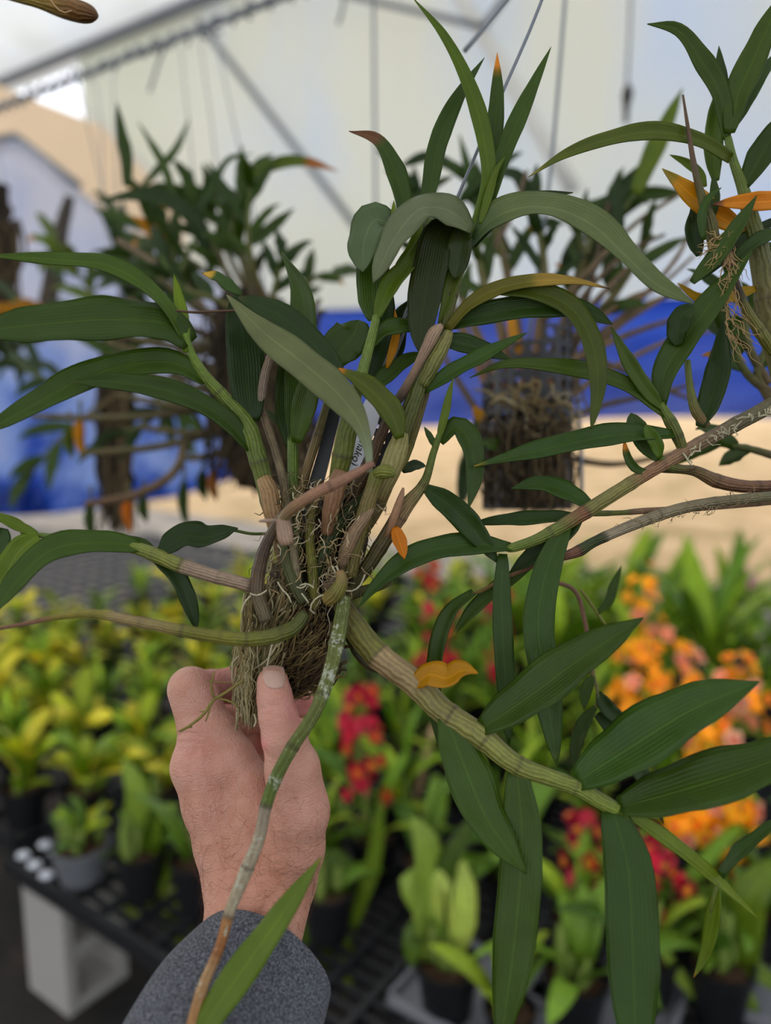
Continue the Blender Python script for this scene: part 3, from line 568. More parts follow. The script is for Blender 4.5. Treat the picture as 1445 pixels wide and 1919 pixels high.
# ------------------------------------------------------------ hanging orchids farther back
def leafy_cane(plant, pts, nl, Lpx, wpx, col=GR, stops=None, r0=8, start=.35, droop=.5, spread=.9, n=14, nodes=None):
    pts = np.asarray(pts, float); q0 = np.concatenate([pts, np.linspace(r0, r0 * .55, len(pts))[:, None]], 1)
    stops = stops or [(0, (120, 100, 70)), (.4, (112, 116, 60)), (1, (104, 130, 56))]
    c = cane(plant, q0, stops, nodes if nodes is not None else np.linspace(.1, .9, 7), ns=8, n=24)
    q = spline(pts, 40); t = np.gradient(q[:, :2], axis=0); sgn = rng.choice([-1, 1])
    for k in range(nl):
        s = start + (1 - start) * (k + .5) / nl; i = int(s * 39); b_ = q[i, :2]; d = t[i] / np.linalg.norm(t[i]); a = sgn * spread * rng.uniform(.5, 1.1) * (1.15 - .8 * s); sgn = -sgn
        e = np.array([d[0] * math.cos(a) - d[1] * math.sin(a), d[0] * math.sin(a) + d[1] * math.cos(a)]); L = Lpx * rng.uniform(.7, 1.2); g = droop * rng.uniform(.1, 1.0)
        pp = [b_, b_ + e * L * .5 + [0, g * L * .08], b_ + e * L * .85 + [0, g * L * .32], b_ + e * L * (1 - .1 * g) + [0, g * L * .5]]
        dd = rng.uniform(-.05, .05) * q[i, 2]; old = rng.uniform() < .02
        leaf(c, pp, q[i, 2], q[i, 2] + dd, wpx * rng.uniform(.75, 1.2), rng.uniform(5, 50), rng.uniform(0, 60), YEL if old else col, (((190, 130, 50),) if rng.uniform() < .06 else None), .8, rng.choice(['lance', 'long']), n, nc=3)
    return c
def roots_between(n, A, B, jit, r, cols, wig=8):
    out = []
    for _ in range(n):
        k = rng.uniform(size=2); a = np.array(A[0]) * (1 - k[0]) + np.array(A[1]) * k[0]; kb = np.clip(k[0] + rng.normal(0, .12), 0, 1); b_ = np.array(B[0]) * (1 - kb) + np.array(B[1]) * kb
        t = np.linspace(0, 1, 6)[:, None]; p_ = a * (1 - t) + b_ * t; p_[:, :2] += rng.normal(0, wig, (6, 2)); p_ += rng.normal(0, 1, 3) * [jit, jit, .004]
        rr = r * rng.uniform(.6, 1.3) * np.array([1, 1, .95, .9, .75, .4]); out.append((np.concatenate([p_, rr[:, None]], 1), cols[rng.integers(len(cols))]))
    return out
RC = [(118, 100, 66), (140, 122, 84), (96, 82, 54), (160, 146, 112), (84, 70, 48)]
RD = [(58, 48, 34), (78, 64, 44), (44, 38, 28), (100, 84, 58)]
M['clump'] = simple('root_clump', (52, 42, 32), .9, .2, 120, .8, 1.0, .01)
def lump(parent, name, rows, mat='clump', ns=16, wig=.12, squash=1.0):
    """a rough core: rows of (x, y, distance, radius px)"""
    q = spline(np.array(rows, float), 26); C = np.array([P(*r[:3]) for r in q]); r = q[:, 3] / FPX * q[:, 2]; V, F, uv = tube_arrays(C, r, ns)
    V = V + rng.normal(0, 1, V.shape) * np.repeat(r, ns)[:, None] * wig; return obj(name, mesh(name, V - origin(parent), F, M[mat]), parent)
def hang_wires(parent, lines, r=.0016, mat='wire', name='hanger_wire'):
    for L in lines:
        C = np.array([P(*q) for q in spline(np.array(L, float), 10)]) - origin(parent); v, f, uv = tube_arrays(C, np.full(10, r), 6); obj(name, mesh(name, v, f, M[mat]), parent)
# left cluster, about one metre off
A_ = empty('hanging_orchid', P(500, 900, 1.05), 'bushy hanging orchid with a dark root clump behind the leaves at left', 'plant')
lump(A_, 'root_clump', [(450, 560, 1.10, 50), (480, 650, 1.10, 86), (490, 740, 1.10, 96), (490, 830, 1.10, 80), (470, 915, 1.10, 26)])
root_mass(A_, 'roots', roots_between(170, [(400, 600, 1.02), (580, 600, 1.0)], [(400, 880, 1.02), (560, 930, 1.02)], 8, 3, RD, 14))
for pts, nl, L, w_ in (([(470, 600, 1.05), (420, 500, 1.05), (380, 430, 1.06), (340, 385, 1.08)], 5, 120, 24), ([(480, 580, 1.05), (450, 470, 1.04), (440, 400, 1.04), (470, 320, 1.05)], 6, 105, 22),
                       ([(460, 590, 1.06), (400, 520, 1.1), (330, 470, 1.12), (270, 420, 1.14)], 6, 125, 24), ([(500, 580, 1.03), (470, 480, 1.0), (465, 400, 1.0), (472, 330, .99)], 5, 95, 20),
                       ([(450, 620, 1.1), (360, 560, 1.15), (300, 500, 1.16), (250, 470, 1.18)], 6, 115, 24), ([(500, 600, 1.02), (520, 520, 1.0), (530, 470, 1.0)], 4, 90, 20),
                       ([(480, 600, 1.0), (400, 560, .98), (340, 540, .97), (300, 480, .96)], 5, 100, 24), ([(440, 640, 1.12), (370, 640, 1.2), (300, 620, 1.22), (240, 560, 1.22)], 5, 110, 22),
                       ([(470, 560, 1.1), (430, 480, 1.14), (400, 400, 1.16), (350, 350, 1.16)], 6, 115, 24), ([(460, 600, 1.1), (350, 520, 1.12), (300, 430, 1.13), (290, 390, 1.14)], 6, 110, 24),
                       ([(450, 620, 1.12), (380, 580, 1.15), (330, 540, 1.16), (220, 500, 1.18)], 6, 105, 22), ([(470, 640, 1.12), (380, 660, 1.12), (280, 680, 1.12), (190, 660, 1.14)], 6, 90, 20), ([(500, 620, 1.12), (480, 540, 1.14), (440, 440, 1.14), (400, 370, 1.14)], 6, 95, 22), ([(440, 700, 1.1), (340, 740, 1.1), (260, 800, 1.1), (180, 830, 1.1)], 5, 80, 20), ([(520, 620, 1.08), (560, 560, 1.08), (590, 520, 1.08), (640, 515, 1.08)], 4, 70, 18)):
    leafy_cane(A_, pts, nl, L, w_, [GR, GD, GR][int(rng.integers(3))], r0=7)
c = cane(A_, [(330, 540, 1.06, 5), (360, 460, 1.06, 5), (390, 420, 1.06, 4)], [(0, (104, 118, 56)), (1, (104, 130, 56))], ns=8)
leaf(c, [(238, 350), (236, 300), (225, 240), (218, 190)], 1.06, 1.05, 24, 10, 30, GR, prof='long')
leaf(c, [(328, 375), (305, 310), (280, 265), (258, 228)], 1.06, 1.08, 16, 20, 40, GR, prof='long')
leaf(c, [(268, 350), (300, 315), (330, 280), (356, 220)], 1.12, 1.16, 15, 30, 10, GB, prof='long')
leaf(c, [(392, 490), (360, 410), (290, 370), (178, 378)], 1.04, 1.0, 32, 20, 50, GD, prof='long', n=24)
leaf(c, [(470, 330), (530, 305), (580, 305), (635, 322)], .99, .97, 22, 20, 20, GL, ((190, 120, 50),), .6, prof='long')
leaf(c, [(466, 460), (500, 435), (530, 410), (552, 390)], 1.0, .98, 22, 20, 20, GR)
leaf(c, [(460, 420), (430, 370), (405, 330), (388, 300)], 1.0, 1.0, 20, 10, 20, GD, prof='long')
leaf(c, [(350, 430), (400, 350), (430, 300), (475, 288)], 1.04, 1.02, 16, 10, 60, GB, prof='long')
cane(A_, [(220, 450, 1.1, 5), (330, 520, 1.08, 6), (400, 600, 1.06, 7), (450, 680, 1.05, 6)], [(0, (160, 140, 120)), (1, (130, 112, 88))], np.linspace(.1, .9, 6), ns=8)
cane(A_, [(160, 945, 1.02, 6), (260, 925, 1.02, 8), (330, 880, 1.03, 8), (350, 810, 1.04, 9)], [(0, (130, 100, 76)), (1, (120, 104, 66))], np.linspace(.1, .9, 6), ns=8)
for x0, y0, x1, y1 in ((440, 640, 240, 560), (450, 620, 300, 520), (430, 700, 120, 700), (440, 800, 150, 850), (470, 620, 410, 470), (520, 640, 600, 560), (430, 760, 60, 780), (460, 660, 160, 610), (480, 700, 330, 660), (470, 740, 250, 690), (480, 780, 300, 730), (460, 820, 340, 860), (500, 700, 620, 640), (450, 690, 200, 640), (470, 800, 260, 800), (460, 760, 220, 740)):
    cane(A_, [(x0, y0, 1.05, 7), ((x0 + x1) / 2, (y0 + y1) / 2 + 12, 1.03, 7), (x1, y1, 1.03, 5)], [(0, (96, 86, 60)), (1, (120, 112, 70))], np.linspace(.15, .9, 5), ns=8)
for x, y, L, c_ in ((345, 900, 90, GR), (240, 930, 70, ORG), (270, 930, 50, GR), (170, 940, 80, GR), (400, 880, 60, (190, 130, 70)), (380, 880, 60, GD), (130, 800, 60, GL), (150, 780, 80, YEL)):
    leaf(cane(A_, [(x, y - 30, 1.06, 3), (x, y - 8, 1.06, 3), (x, y + 4, 1.06, 2)], [(0, (110, 110, 60)), (1, (110, 120, 60))], ns=6, n=6), [(x, y), (x - 4, y + L * .5), (x + 6, y + L)], 1.06, 1.06, 20, 10, 40, c_, n=10, nc=3)
hang_wires(A_, [[(338, 82, 2.05), (352, 220, 1.7), (380, 420, 1.3), (470, 600, 1.08)], [(372, 62, 2.0), (395, 220, 1.7), (420, 400, 1.3), (490, 590, 1.07)], [(402, 60, 1.95), (440, 240, 1.6), (480, 420, 1.3), (500, 590, 1.07)]])
B_ = empty('hanging_orchid', P(215, 1000, 1.5), 'hanging orchid on a mossy pole-like mount at far left', 'plant')
lump(B_, 'moss_pole', [(232, 560, 1.5, 16), (222, 660, 1.5, 26), (218, 780, 1.5, 33), (216, 900, 1.5, 30), (222, 985, 1.5, 10)])
root_mass(B_, 'roots', roots_between(50, [(195, 650, 1.46), (240, 650, 1.46)], [(195, 980, 1.46), (245, 1000, 1.46)], 5, 3, RD, 8))
for pts, nl in (([(220, 650, 1.48), (150, 600, 1.45), (80, 590, 1.45), (20, 560, 1.45)], 5), ([(220, 660, 1.48), (180, 560, 1.5), (120, 480, 1.52), (90, 440, 1.52)], 6), ([(215, 700, 1.48), (140, 720, 1.45), (60, 700, 1.45), (0, 660, 1.45)], 5),
                ([(225, 650, 1.5), (250, 540, 1.5), (230, 440, 1.5), (215, 390, 1.5)], 6), ([(220, 740, 1.46), (150, 790, 1.44), (90, 850, 1.44), (40, 900, 1.44)], 4), ([(220, 700, 1.48), (290, 740, 1.46), (350, 800, 1.45)], 4)):
    leafy_cane(B_, pts, nl, 100, 22, [GR, GL, GD][int(rng.integers(3))], r0=6, droop=.9)
hang_wires(B_, [[(176, 125, 2.4), (190, 250, 2.0), (196, 420, 1.7), (228, 570, 1.5)], [(210, 110, 2.4), (216, 260, 2.0), (222, 420, 1.7), (232, 570, 1.5)], [(142, 140, 2.45), (180, 300, 2.0), (210, 450, 1.7), (230, 570, 1.5)]])
C_ = empty('hanging_orchid', P(20, 700, 1.9), 'dark hanging basket plant cut by the left edge', 'plant')
lump(C_, 'root_clump', [(-8, 350, 1.9, 20), (-8, 420, 1.9, 26), (-6, 520, 1.9, 22), (0, 600, 1.9, 10)])
root_mass(C_, 'roots', roots_between(40, [(-30, 420, 1.85), (45, 420, 1.85)], [(-25, 640, 1.85), (30, 690, 1.85)], 5, 3, RD, 8))
cane(C_, [(130, 370, 1.9, 10), (110, 450, 1.9, 16), (95, 540, 1.9, 18), (70, 640, 1.9, 10)], [(0, (70, 60, 50)), (1, (100, 88, 70))], np.linspace(.1, .9, 5), ns=8)
for pts, nl in (([(10, 500, 1.88), (60, 480, 1.85), (110, 500, 1.85)], 4), ([(10, 540, 1.88), (40, 600, 1.85), (30, 680, 1.85)], 4)): leafy_cane(C_, pts, nl, 80, 18, GD, r0=6)
hang_wires(C_, [[(-20, 215, 2.8), (0, 300, 2.2), (8, 350, 1.9)]])
# the basket orchid right of centre, about three quarters of a metre off
def net_tube(parent, name, cx, ybot, ytop_l, ytop_r, d, rpx, cell=19, hole=.62, y0=None):
    """perforated plastic rolled into a tube with a slanting rim"""
    k = d / FPX; R = rpx * k; nth = int(round(2 * math.pi * rpx / cell)); mb = MB(); base = P(cx, ybot, d); nrow = int((ybot - min(ytop_l, ytop_r)) / cell)
    ex, ey, ez = RIGHT, UP, np.cross(RIGHT, UP)      # ez points to the camera
    def pt(a, y, r): return base + ex * math.cos(a) * r + ez * math.sin(a) * r + ey * y * k
    o8 = [(1, .41), (.41, 1), (-.41, 1), (-1, .41), (-1, -.41), (-.41, -1), (.41, -1), (1, -.41)]; corner = [(1, 1), (-1, 1), (-1, -1), (1, -1)]
    for i in range(nth):
        a0 = 2 * math.pi * i / nth; da = 2 * math.pi / nth; top = ybot - (ytop_r * (1 + math.cos(a0)) / 2 + ytop_l * (1 - math.cos(a0)) / 2)
        for j in range(nrow):
            if (j + 1) * cell > top: break
            V = []
            for r in (R, R - .0022):
                V += [pt(a0 + da * (.5 + x / 2), cell * (j + .5 + y / 2), r) for x, y in corner] + [pt(a0 + da * (.5 + x * hole / 2), cell * (j + .5 + y * hole / 2), r) for x, y in o8]
            f = [[0, 4, 11], [0, 5, 4], [0, 1, 6, 5], [1, 7, 6], [1, 2, 8, 7], [2, 9, 8], [2, 3, 10, 9], [3, 11, 10], [3, 0, 11]]
            f = [[0, 5, 4], [0, 1, 6, 5], [1, 7, 6], [1, 2, 8, 7], [2, 9, 8], [2, 3, 10, 9], [3, 11, 10], [3, 0, 4, 11]]
            F = f + [[q + 12 for q in z][::-1] for z in f] + [[4 + q, 4 + (q + 1) % 8, 16 + (q + 1) % 8, 16 + q] for q in range(8)] + [[q, q + 12, (q + 1) % 4 + 12, (q + 1) % 4] for q in range(4)]
            mb.add(np.array(V) - origin(parent), F)
    return obj(name, mb.mesh(name, M['black'], False), parent)
D_ = empty('basket_orchid', P(985, 960, .80), 'orchid in a black perforated basket full of dark roots right of centre', 'plant')
net_tube(D_, 'net_basket', 988, 955, 690, 592, .80, 84, 30)
lump(D_, 'root_clump', [(985, 765, .80, 30), (985, 810, .80, 66), (985, 870, .80, 72), (980, 945, .80, 66)], wig=.08)
root_mass(D_, 'roots', roots_between(150, [(905, 800, .735), (1065, 790, .735)], [(900, 940, .735), (1060, 960, .735)], 8, 2.0, RD, 9) + roots_between(22, [(920, 740, .74), (1050, 730, .74)], [(1000, 790, .73), (1120, 810, .74)], 10, 2.2, RC, 12))
for pts, nl in (([(960, 760, .78), (940, 620, .78), (905, 520, .8), (890, 420, .82)], 4), ([(990, 760, .80), (1010, 620, .82), (1020, 500, .84), (1000, 380, .86)], 5), ([(950, 760, .80), (900, 640, .84), (850, 520, .88), (800, 400, .9)], 6),
                ([(1000, 750, .82), (1060, 600, .86), (1100, 480, .88), (1150, 380, .9)], 6), ([(990, 740, .82), (960, 560, .88), (930, 430, .92), (880, 330, .94)], 6), ([(930, 760, .82), (860, 600, .9), (800, 460, .95), (760, 340, .96)], 6),
                ([(1010, 740, .82), (1070, 560, .88), (1090, 460, .9), (1060, 400, .92)], 5), ([(1010, 760, .8), (1080, 640, .82), (1160, 540, .84), (1220, 440, .86)], 4)):
    leafy_cane(D_, pts, nl, 118, 22, [GR, GD, GR][int(rng.integers(3))], [(0, (150, 106, 84)), (.45, (124, 104, 66)), (1, (96, 118, 50))], 11, .5, .6)
STK = [(120, 100, 70), (146, 122, 90), (104, 84, 60)]
for L in ([(1050, 760), (1150, 620), (1240, 560), (1330, 500)], [(1040, 740), (1110, 640), (1190, 580), (1290, 540)], [(1060, 750), (1130, 700), (1250, 640), (1330, 620)], [(1020, 600), (1110, 500), (1190, 420), (1291, 352)],
          [(1040, 640), (1140, 540), (1180, 500), (1250, 455)], [(1060, 680), (1170, 630), (1260, 600), (1340, 590)], [(1060, 720), (1100, 560), (1120, 480), (1140, 380)], [(1050, 700), (1200, 560), (1270, 480), (1310, 390)],
          [(1060, 660), (1160, 690), (1250, 730), (1330, 760)], [(1070, 860), (1150, 870), (1260, 850), (1330, 830)], [(1050, 790), (1130, 760), (1220, 740), (1300, 720)], [(1040, 660), (1090, 560), (1180, 470), (1245, 440)], [(1060, 640), (1180, 560), (1230, 540), (1300, 480)],
          [(900, 780), (850, 700), (830, 660), (815, 620)], [(900, 600), (910, 500), (960, 400), (988, 320)], [(1045, 780), (930, 810), (900, 820), (870, 830)], [(940, 610), (950, 700), (1000, 740), (1050, 770)]):
    cane(D_, [(x, y, .80 + .02 * i + rng.uniform(-.01, .01), 7 - 1.2 * i) for i, (x, y) in enumerate(L)], [(0, STK[int(rng.integers(3))]), (1, STK[int(rng.integers(3))])], np.linspace(.1, .9, 6), ns=8)
c = cane(D_, [(1100, 480, .86, 7), (1115, 430, .86, 6), (1160, 400, .86, 5), (1190, 365, .86, 4)], [(0, (110, 112, 60)), (1, (100, 126, 50))], (.3, .7), ns=8)
leaf(c, [(1191, 364), (1214, 312), (1247, 240), (1280, 164)], .84, .82, 36, 10, 30, GL, prof='long')
leaf(c, [(1113, 470), (1138, 395), (1172, 348), (1210, 300)], .86, .86, 34, 10, 20, GD)
leaf(c, [(1163, 440), (1157, 395), (1155, 365), (1158, 320)], .83, .82, 24, 10, 10, GD)
leaf(c, [(1275, 362), (1197, 366), (1113, 388), (1035, 398)], .87, .9, 30, 10, 30, GR)
leaf(c, [(1150, 430), (1147, 470), (1140, 520), (1148, 560)], .86, .86, 26, 10, 20, GR)
leaf(c, [(1008, 874), (960, 850), (930, 836), (890, 830)], .76, .72, 32, 20, 30, GR); leaf(c, [(865, 940), (880, 880), (895, 830), (900, 760)], .84, .86, 40, 10, 30, GD)
leaf(c, [(968, 690), (966, 650), (958, 610), (955, 560)], .76, .77, 20, 10, 20, YEL); leaf(c, [(905, 790), (895, 775), (888, 760)], .78, .78, 22, 10, 20, YEL, n=8)
leaf(c, [(1000, 420), (985, 360), (965, 330), (905, 325)], .9, .88, 26, 10, 50, GD); leaf(c, [(755, 310), (800, 295), (835, 310), (870, 340)], .95, .95, 20, 10, 50, GD); leaf(c, [(960, 480), (900, 390), (880, 330), (860, 250)], .92, .92, 26, 10, 20, GB)
for a0, a1 in (((900, 350), (980, 285)), ((780, 360), (720, 320)), ((860, 380), (930, 330)), ((980, 440), (1060, 420)), ((1050, 520), (1100, 420)), ((760, 400), (850, 330))):
    mx = ((a0[0] + a1[0]) / 2, (a0[1] + a1[1]) / 2 - 10); leaf(c, [a0, mx, a1], .92, .9, 22, 10, 40, GD, n=12, nc=3)
hang_wires(D_, [[(1062, -40, .95), (1048, 140, .93), (1034, 300, .9), (1012, 480, .86), (990, 640, .82)], [(1040, 620, .84), (1075, 700, .82), (1088, 830, .80), (1090, 960, .78)]], .0022)
hang_wires(empty('wire_hook', P(950, 0, .60), 'dark straight wire rod hanging down from the top edge', 'wire'), [[(985, -45, .60), (950, 0, .60), (905, 55, .60), (870, 96, .60)]], .0019, 'pipe', 'rod')
for pts, d, lab in (([(700, -60), (701, 120), (703, 280), (704, 420)], 1.5, 'thin vertical hanging wire at top centre'), ([(1184, -60), (1180, 60), (1176, 140), (1172, 232)], 2.2, 'faint hanging wire at upper right'), ([(655, -50), (645, 0), (640, 25), (634, 45)], 2.0, 'short slanting wire at the top left of centre'), ([(318, 70), (300, 110), (290, 140), (280, 172)], 2.3, 'short loose wire hook on the rail')):
    hang_wires(empty('hanging_wire', P(*pts[0], d), lab, 'wire'), [[(x, y, d) for x, y in pts]], .003 if d < 2 else .0045, 'pipe', 'strand')
lumpw = empty('dried_clump', P(1176, 190, 2.15), 'small dried clump tied on the faint wire at upper right', 'clump'); lump(lumpw, 'clump', [(1177, 160, 2.15, 5), (1176, 178, 2.15, 9), (1174, 200, 2.15, 6), (1173, 230, 2.15, 4)])
# ------------------------------------------------------------ the orchid in the hand
OLV = (112, 120, 48); TAN = (176, 154, 116); GREY = (178, 168, 156); BRN = (132, 100, 76); MOS = (84, 94, 46); GRC = (98, 124, 50); PNK = (170, 136, 116)
H_ = empty('mounted_orchid', P(480, 1345, .452), 'orchid mount with dark roots, bare canes and long leaves held up in the hand', 'plant')
# mount: black perforated strip
def strip(parent, name, a, b_, wpx, d0, d1, cell=30, tilt=0.0):
    k = .45 / FPX; A0, B0 = P(*a, d0), P(*b_, d1); L = B0 - A0; n = int(np.linalg.norm(L) / (cell * k)); ey = L / np.linalg.norm(L); toc = CAM - A0; toc -= (toc @ ey) * ey; toc /= np.linalg.norm(toc)
    ex = np.cross(ey, toc); ct, st = math.cos(tilt), math.sin(tilt); ex, ez = ct * ex + st * toc, ct * toc - st * ex; m_ = max(2, int(round(wpx / cell))); mb = MB()
    cw = wpx * k / m_; chh = np.linalg.norm(L) / n; corner = [(1, 1), (-1, 1), (-1, -1), (1, -1)]; o8 = [(1, .41), (.41, 1), (-.41, 1), (-1, .41), (-1, -.41), (-.41, -1), (.41, -1), (1, -.41)]
    for i in range(m_):
        for j in range(n):
            V = []
            for z in (.0012, -.0012): V += [A0 + ex * cw * (i + .5 + x / 2 - m_ / 2) + ey * chh * (j + .5 + y / 2) + ez * z for x, y in corner] + [A0 + ex * cw * (i + .5 + x * .2 - m_ / 2) + ey * chh * (j + .5 + y * .2) + ez * z for x, y in o8]
            f = [[0, 5, 4], [0, 1, 6, 5], [1, 7, 6], [1, 2, 8, 7], [2, 9, 8], [2, 3, 10, 9], [3, 11, 10], [3, 0, 4, 11]]
            mb.add(np.array(V) - origin(parent), f + [[q + 12 for q in z][::-1] for z in f] + [[4 + q, 4 + (q + 1) % 8, 16 + (q + 1) % 8, 16 + q] for q in range(8)] + [[q, q + 12, (q + 1) % 4 + 12, (q + 1) % 4] for q in range(4)])
    return obj(name, mb.mesh(name, M['black'], False), parent)
strip(H_, 'mount_strip', (498, 1345), (740, 775), 66, .462, .475, 24)
q = np.array([P(*r) for r in spline(np.array([(478, 1340, .456), (505, 1225, .452), (562, 1010, .458), (600, 880, .462), (634, 748, .466)], float), 20)]); tq = tangents(q); sq = np.cross(tq, FWD); sq /= np.linalg.norm(sq, axis=1)[:, None]; fq = np.cross(sq, tq); hw_ = np.linspace(20, 11, 20) / FPX * .458
mb = MB(); mb.add(np.concatenate([q[:, None] + s1 * sq[:, None] * hw_[:, None, None] + s2 * fq[:, None] * .0014 for s1, s2 in ((-1, -1), (1, -1), (1, 1), (-1, 1))], 1).reshape(-1, 3) - origin(H_), [[i * 4 + j, i * 4 + (j + 1) % 4, i * 4 + 4 + (j + 1) % 4, i * 4 + 4 + j] for i in range(19) for j in range(4)] + [[3, 2, 1, 0], [76, 77, 78, 79]]); obj('mount_rib', mb.mesh('mount_rib', M['black'], False), H_)
lump(H_, 'fibre_core', [(480, 1345, .468, 22), (520, 1270, .470, 55), (560, 1170, .472, 78), (590, 1090, .474, 80), (625, 1000, .478, 66), (655, 920, .48, 40), (680, 860, .482, 15)], 'clump', 18, .05)
def rpath(a, b_, d0, d1, r, wig=6, sag=0):
    t = np.linspace(0, 1, 7)[:, None]; p_ = np.concatenate([np.array(a) * (1 - t) + np.array(b_) * t, d0 + (d1 - d0) * t], 1); p_[1:-1, :2] += rng.normal(0, wig, (5, 2)); p_[:, 1] += sag * np.sin(np.pi * t[:, 0]); return np.concatenate([p_, (r * np.array([1, 1, 1, .95, .9, .75, .4]))[:, None]], 1)
rt = []
RL = [(150, 136, 96), (122, 108, 70), (172, 160, 124), (100, 92, 58), (136, 116, 76)]
for _ in range(240):       # left curtain of roots running down to the hand
    a = (rng.uniform(455, 560), rng.uniform(1090, 1180)); b_ = (rng.uniform(438, 482) + (a[0] - 500) * .12, rng.uniform(1240, 1372)); rt.append((rpath(a, b_, rng.uniform(.434, .45), rng.uniform(.438, .448), rng.uniform(1.3, 2.6), 5, 0), RL[rng.integers(5)]))
for _ in range(300):       # right side, running off to the lower left
    k = rng.uniform(); a = (560 + 82 * k + rng.uniform(-20, 10), 1120 + 150 * k * .6 + rng.uniform(-20, 60)); b_ = (a[0] - rng.uniform(30, 110), a[1] + rng.uniform(25, 110)); b_ = (max(b_[0], 512), min(b_[1], 1310 - max(0, b_[0] - 560) * .8)); rt.append((rpath(a, b_, rng.uniform(.436, .452), rng.uniform(.445, .458), rng.uniform(1.2, 2.4), 6, 8), [(104, 86, 52), (84, 66, 42), (128, 108, 66), (70, 56, 38)][rng.integers(4)]))
for _ in range(330):       # fibres between the canes
    a = (rng.uniform(490, 700), rng.uniform(880, 1130)); an = rng.uniform(0, 6.28); L = rng.uniform(25, 80); b_ = (a[0] + L * math.cos(an) * .6 - 12, a[1] + L * abs(math.sin(an)) + 10)
    if a[0] < 490 + (1130 - a[1]) * .2 or a[0] > 720 - (a[1] - 900) * .25: continue
    rt.append((rpath(a, b_, rng.uniform(.43, .455), rng.uniform(.43, .455), rng.uniform(.7, 1.5), 6), [(170, 146, 104), (130, 110, 76), (96, 84, 56), (196, 180, 146)][rng.integers(4)]))
for _ in range(60):        # wisps down the left and right edges
    a = (rng.uniform(445, 470), rng.uniform(1180, 1280)); b_ = (a[0] + rng.uniform(-14, 14), a[1] + rng.uniform(40, 110)); rt.append((rpath(a, b_, .432, .432, rng.uniform(.8, 1.6), 4), RL[rng.integers(5)]))
root_mass(H_, 'roots', rt)
PALE = (186, 178, 146)
aer = [[(468, 1112), (480, 1116), (492, 1112), (500, 1106)], [(562, 1098), (572, 1094), (582, 1097), (588, 1102)], [(565, 1112), (573, 1122), (578, 1130)], [(609, 1114), (594, 1120), (584, 1132), (582, 1144), (590, 1150)], [(684, 1076), (676, 1096), (664, 1106), (650, 1108), (640, 1100)],
       [(520, 1090), (528, 1104), (540, 1116), (546, 1130)], [(556, 1100), (566, 1102), (574, 1096)], [(476, 1338), (480, 1352), (476, 1362)], [(470, 1116), (458, 1130), (452, 1150)], [(515, 1190), (508, 1215), (500, 1250)], [(622, 1060), (634, 1085), (636, 1100)], [(630, 1060), (640, 1085), (640, 1105)]]
root_mass(H_, 'aerial_roots', [(np.array([(x, y, .428, 1.7) for x, y in L]), PALE) for L in aer] + [(np.array([(x, y, .428, r) for x, y, r in L]), (130, 118, 62)) for L in (
    [(455, 1275, 2.2), (420, 1300, 3), (402, 1310, 3), (380, 1340, 3), (355, 1360, 2.5), (335, 1370, 1.5)], [(402, 1310, 2.4), (396, 1290, 2), (398, 1270, 1.8), (402, 1258, 1.2)], [(400, 1312, 2), (390, 1330, 2), (374, 1334, 1.2)], [(396, 1318, 2), (388, 1345, 1.6), (385, 1352, 1)], [(405, 1308, 2), (430, 1314, 2), (448, 1326, 1.6)], [(360, 1362, 2), (352, 1364, 1.5), (338, 1372, 1)], [(388, 1276, 1.3), (415, 1279, 1), (440, 1278, .8)])])
# --- big arching cane to the lower right
c = cane(H_, [(638, 1128, .445, 18), (668, 1180, .44, 24), (712, 1232, .435, 25), (776, 1280, .43, 25), (832, 1335, .425, 24), (898, 1378, .42, 23), (966, 1432, .415, 19), (1078, 1475, .41, 15), (1145, 1512, .405, 14), (1160, 1518, .404, 10)],
         [(0, (108, 104, 52)), (.18, (126, 128, 56)), (.19, TAN), (.32, (170, 152, 112)), (.36, (150, 144, 92)), (.6, (150, 156, 84)), (1, (136, 160, 66))], (.185, .335, .45, .57, .69, .86), ns=18)
leaf(c, [(903, 1366), (985, 1312), (1090, 1235), (1206, 1158)], .418, .40, 82, 22, 30, GR)
leaf(c, [(1082, 1466), (1170, 1410), (1300, 1330), (1424, 1277)], .41, .39, 104, 20, 24, GB)
leaf(c, [(1162, 1514), (1270, 1485), (1400, 1445), (1570, 1380)], .404, .385, 96, 20, 30, GR)
leaf(c, [(834, 1342), (868, 1430), (915, 1540), (987, 1638)], .42, .40, 84, 8, 30, GR, fold=.14)
leaf(c, [(968, 1440), (978, 1560), (968, 1730), (938, 1960)], .414, .392, 82, 5, 12, GR, prof='strap', fold=.10)
leaf(c, [(1148, 1518), (1176, 1620), (1186, 1780), (1192, 2010)], .403, .37, 98, 5, 10, (60, 100, 36), prof='strap', fold=.08)
leaf(c, [(776, 1283), (805, 1266), (838, 1272), (866, 1258), (896, 1262)], .425, .41, 46, 25, 50, YEL, prof='lance', fold=.3)
leaf(c, [(1160, 1518), (1225, 1558), (1320, 1630), (1424, 1724)], .404, .41, 26, 45, 20, (120, 152, 50), prof='long')
c2 = cane(c, [(1346, 1656, .407, 4), (1338, 1680, .407, 4), (1330, 1720, .41, 4)], [(0, (120, 140, 60)), (1, (120, 140, 60))], ns=8, n=8, name='side_shoot')
leaf(c, [(1352, 1642), (1385, 1600), (1420, 1570), (1475, 1520)], .407, .40, 24, 40, 30, GB, prof='long'); leaf(c, [(1346, 1660), (1336, 1730), (1322, 1790), (1300, 1832)], .407, .41, 26, 20, 20, GL, ((180, 130, 50),), .93)
cane(H_, [(640, 1150, .458, 16), (664, 1195, .456, 17), (690, 1238, .452, 15), (728, 1262, .45, 6)], [(0, MOS), (.6, (66, 70, 40)), (1, (96, 84, 52))], (.5,), ns=14)
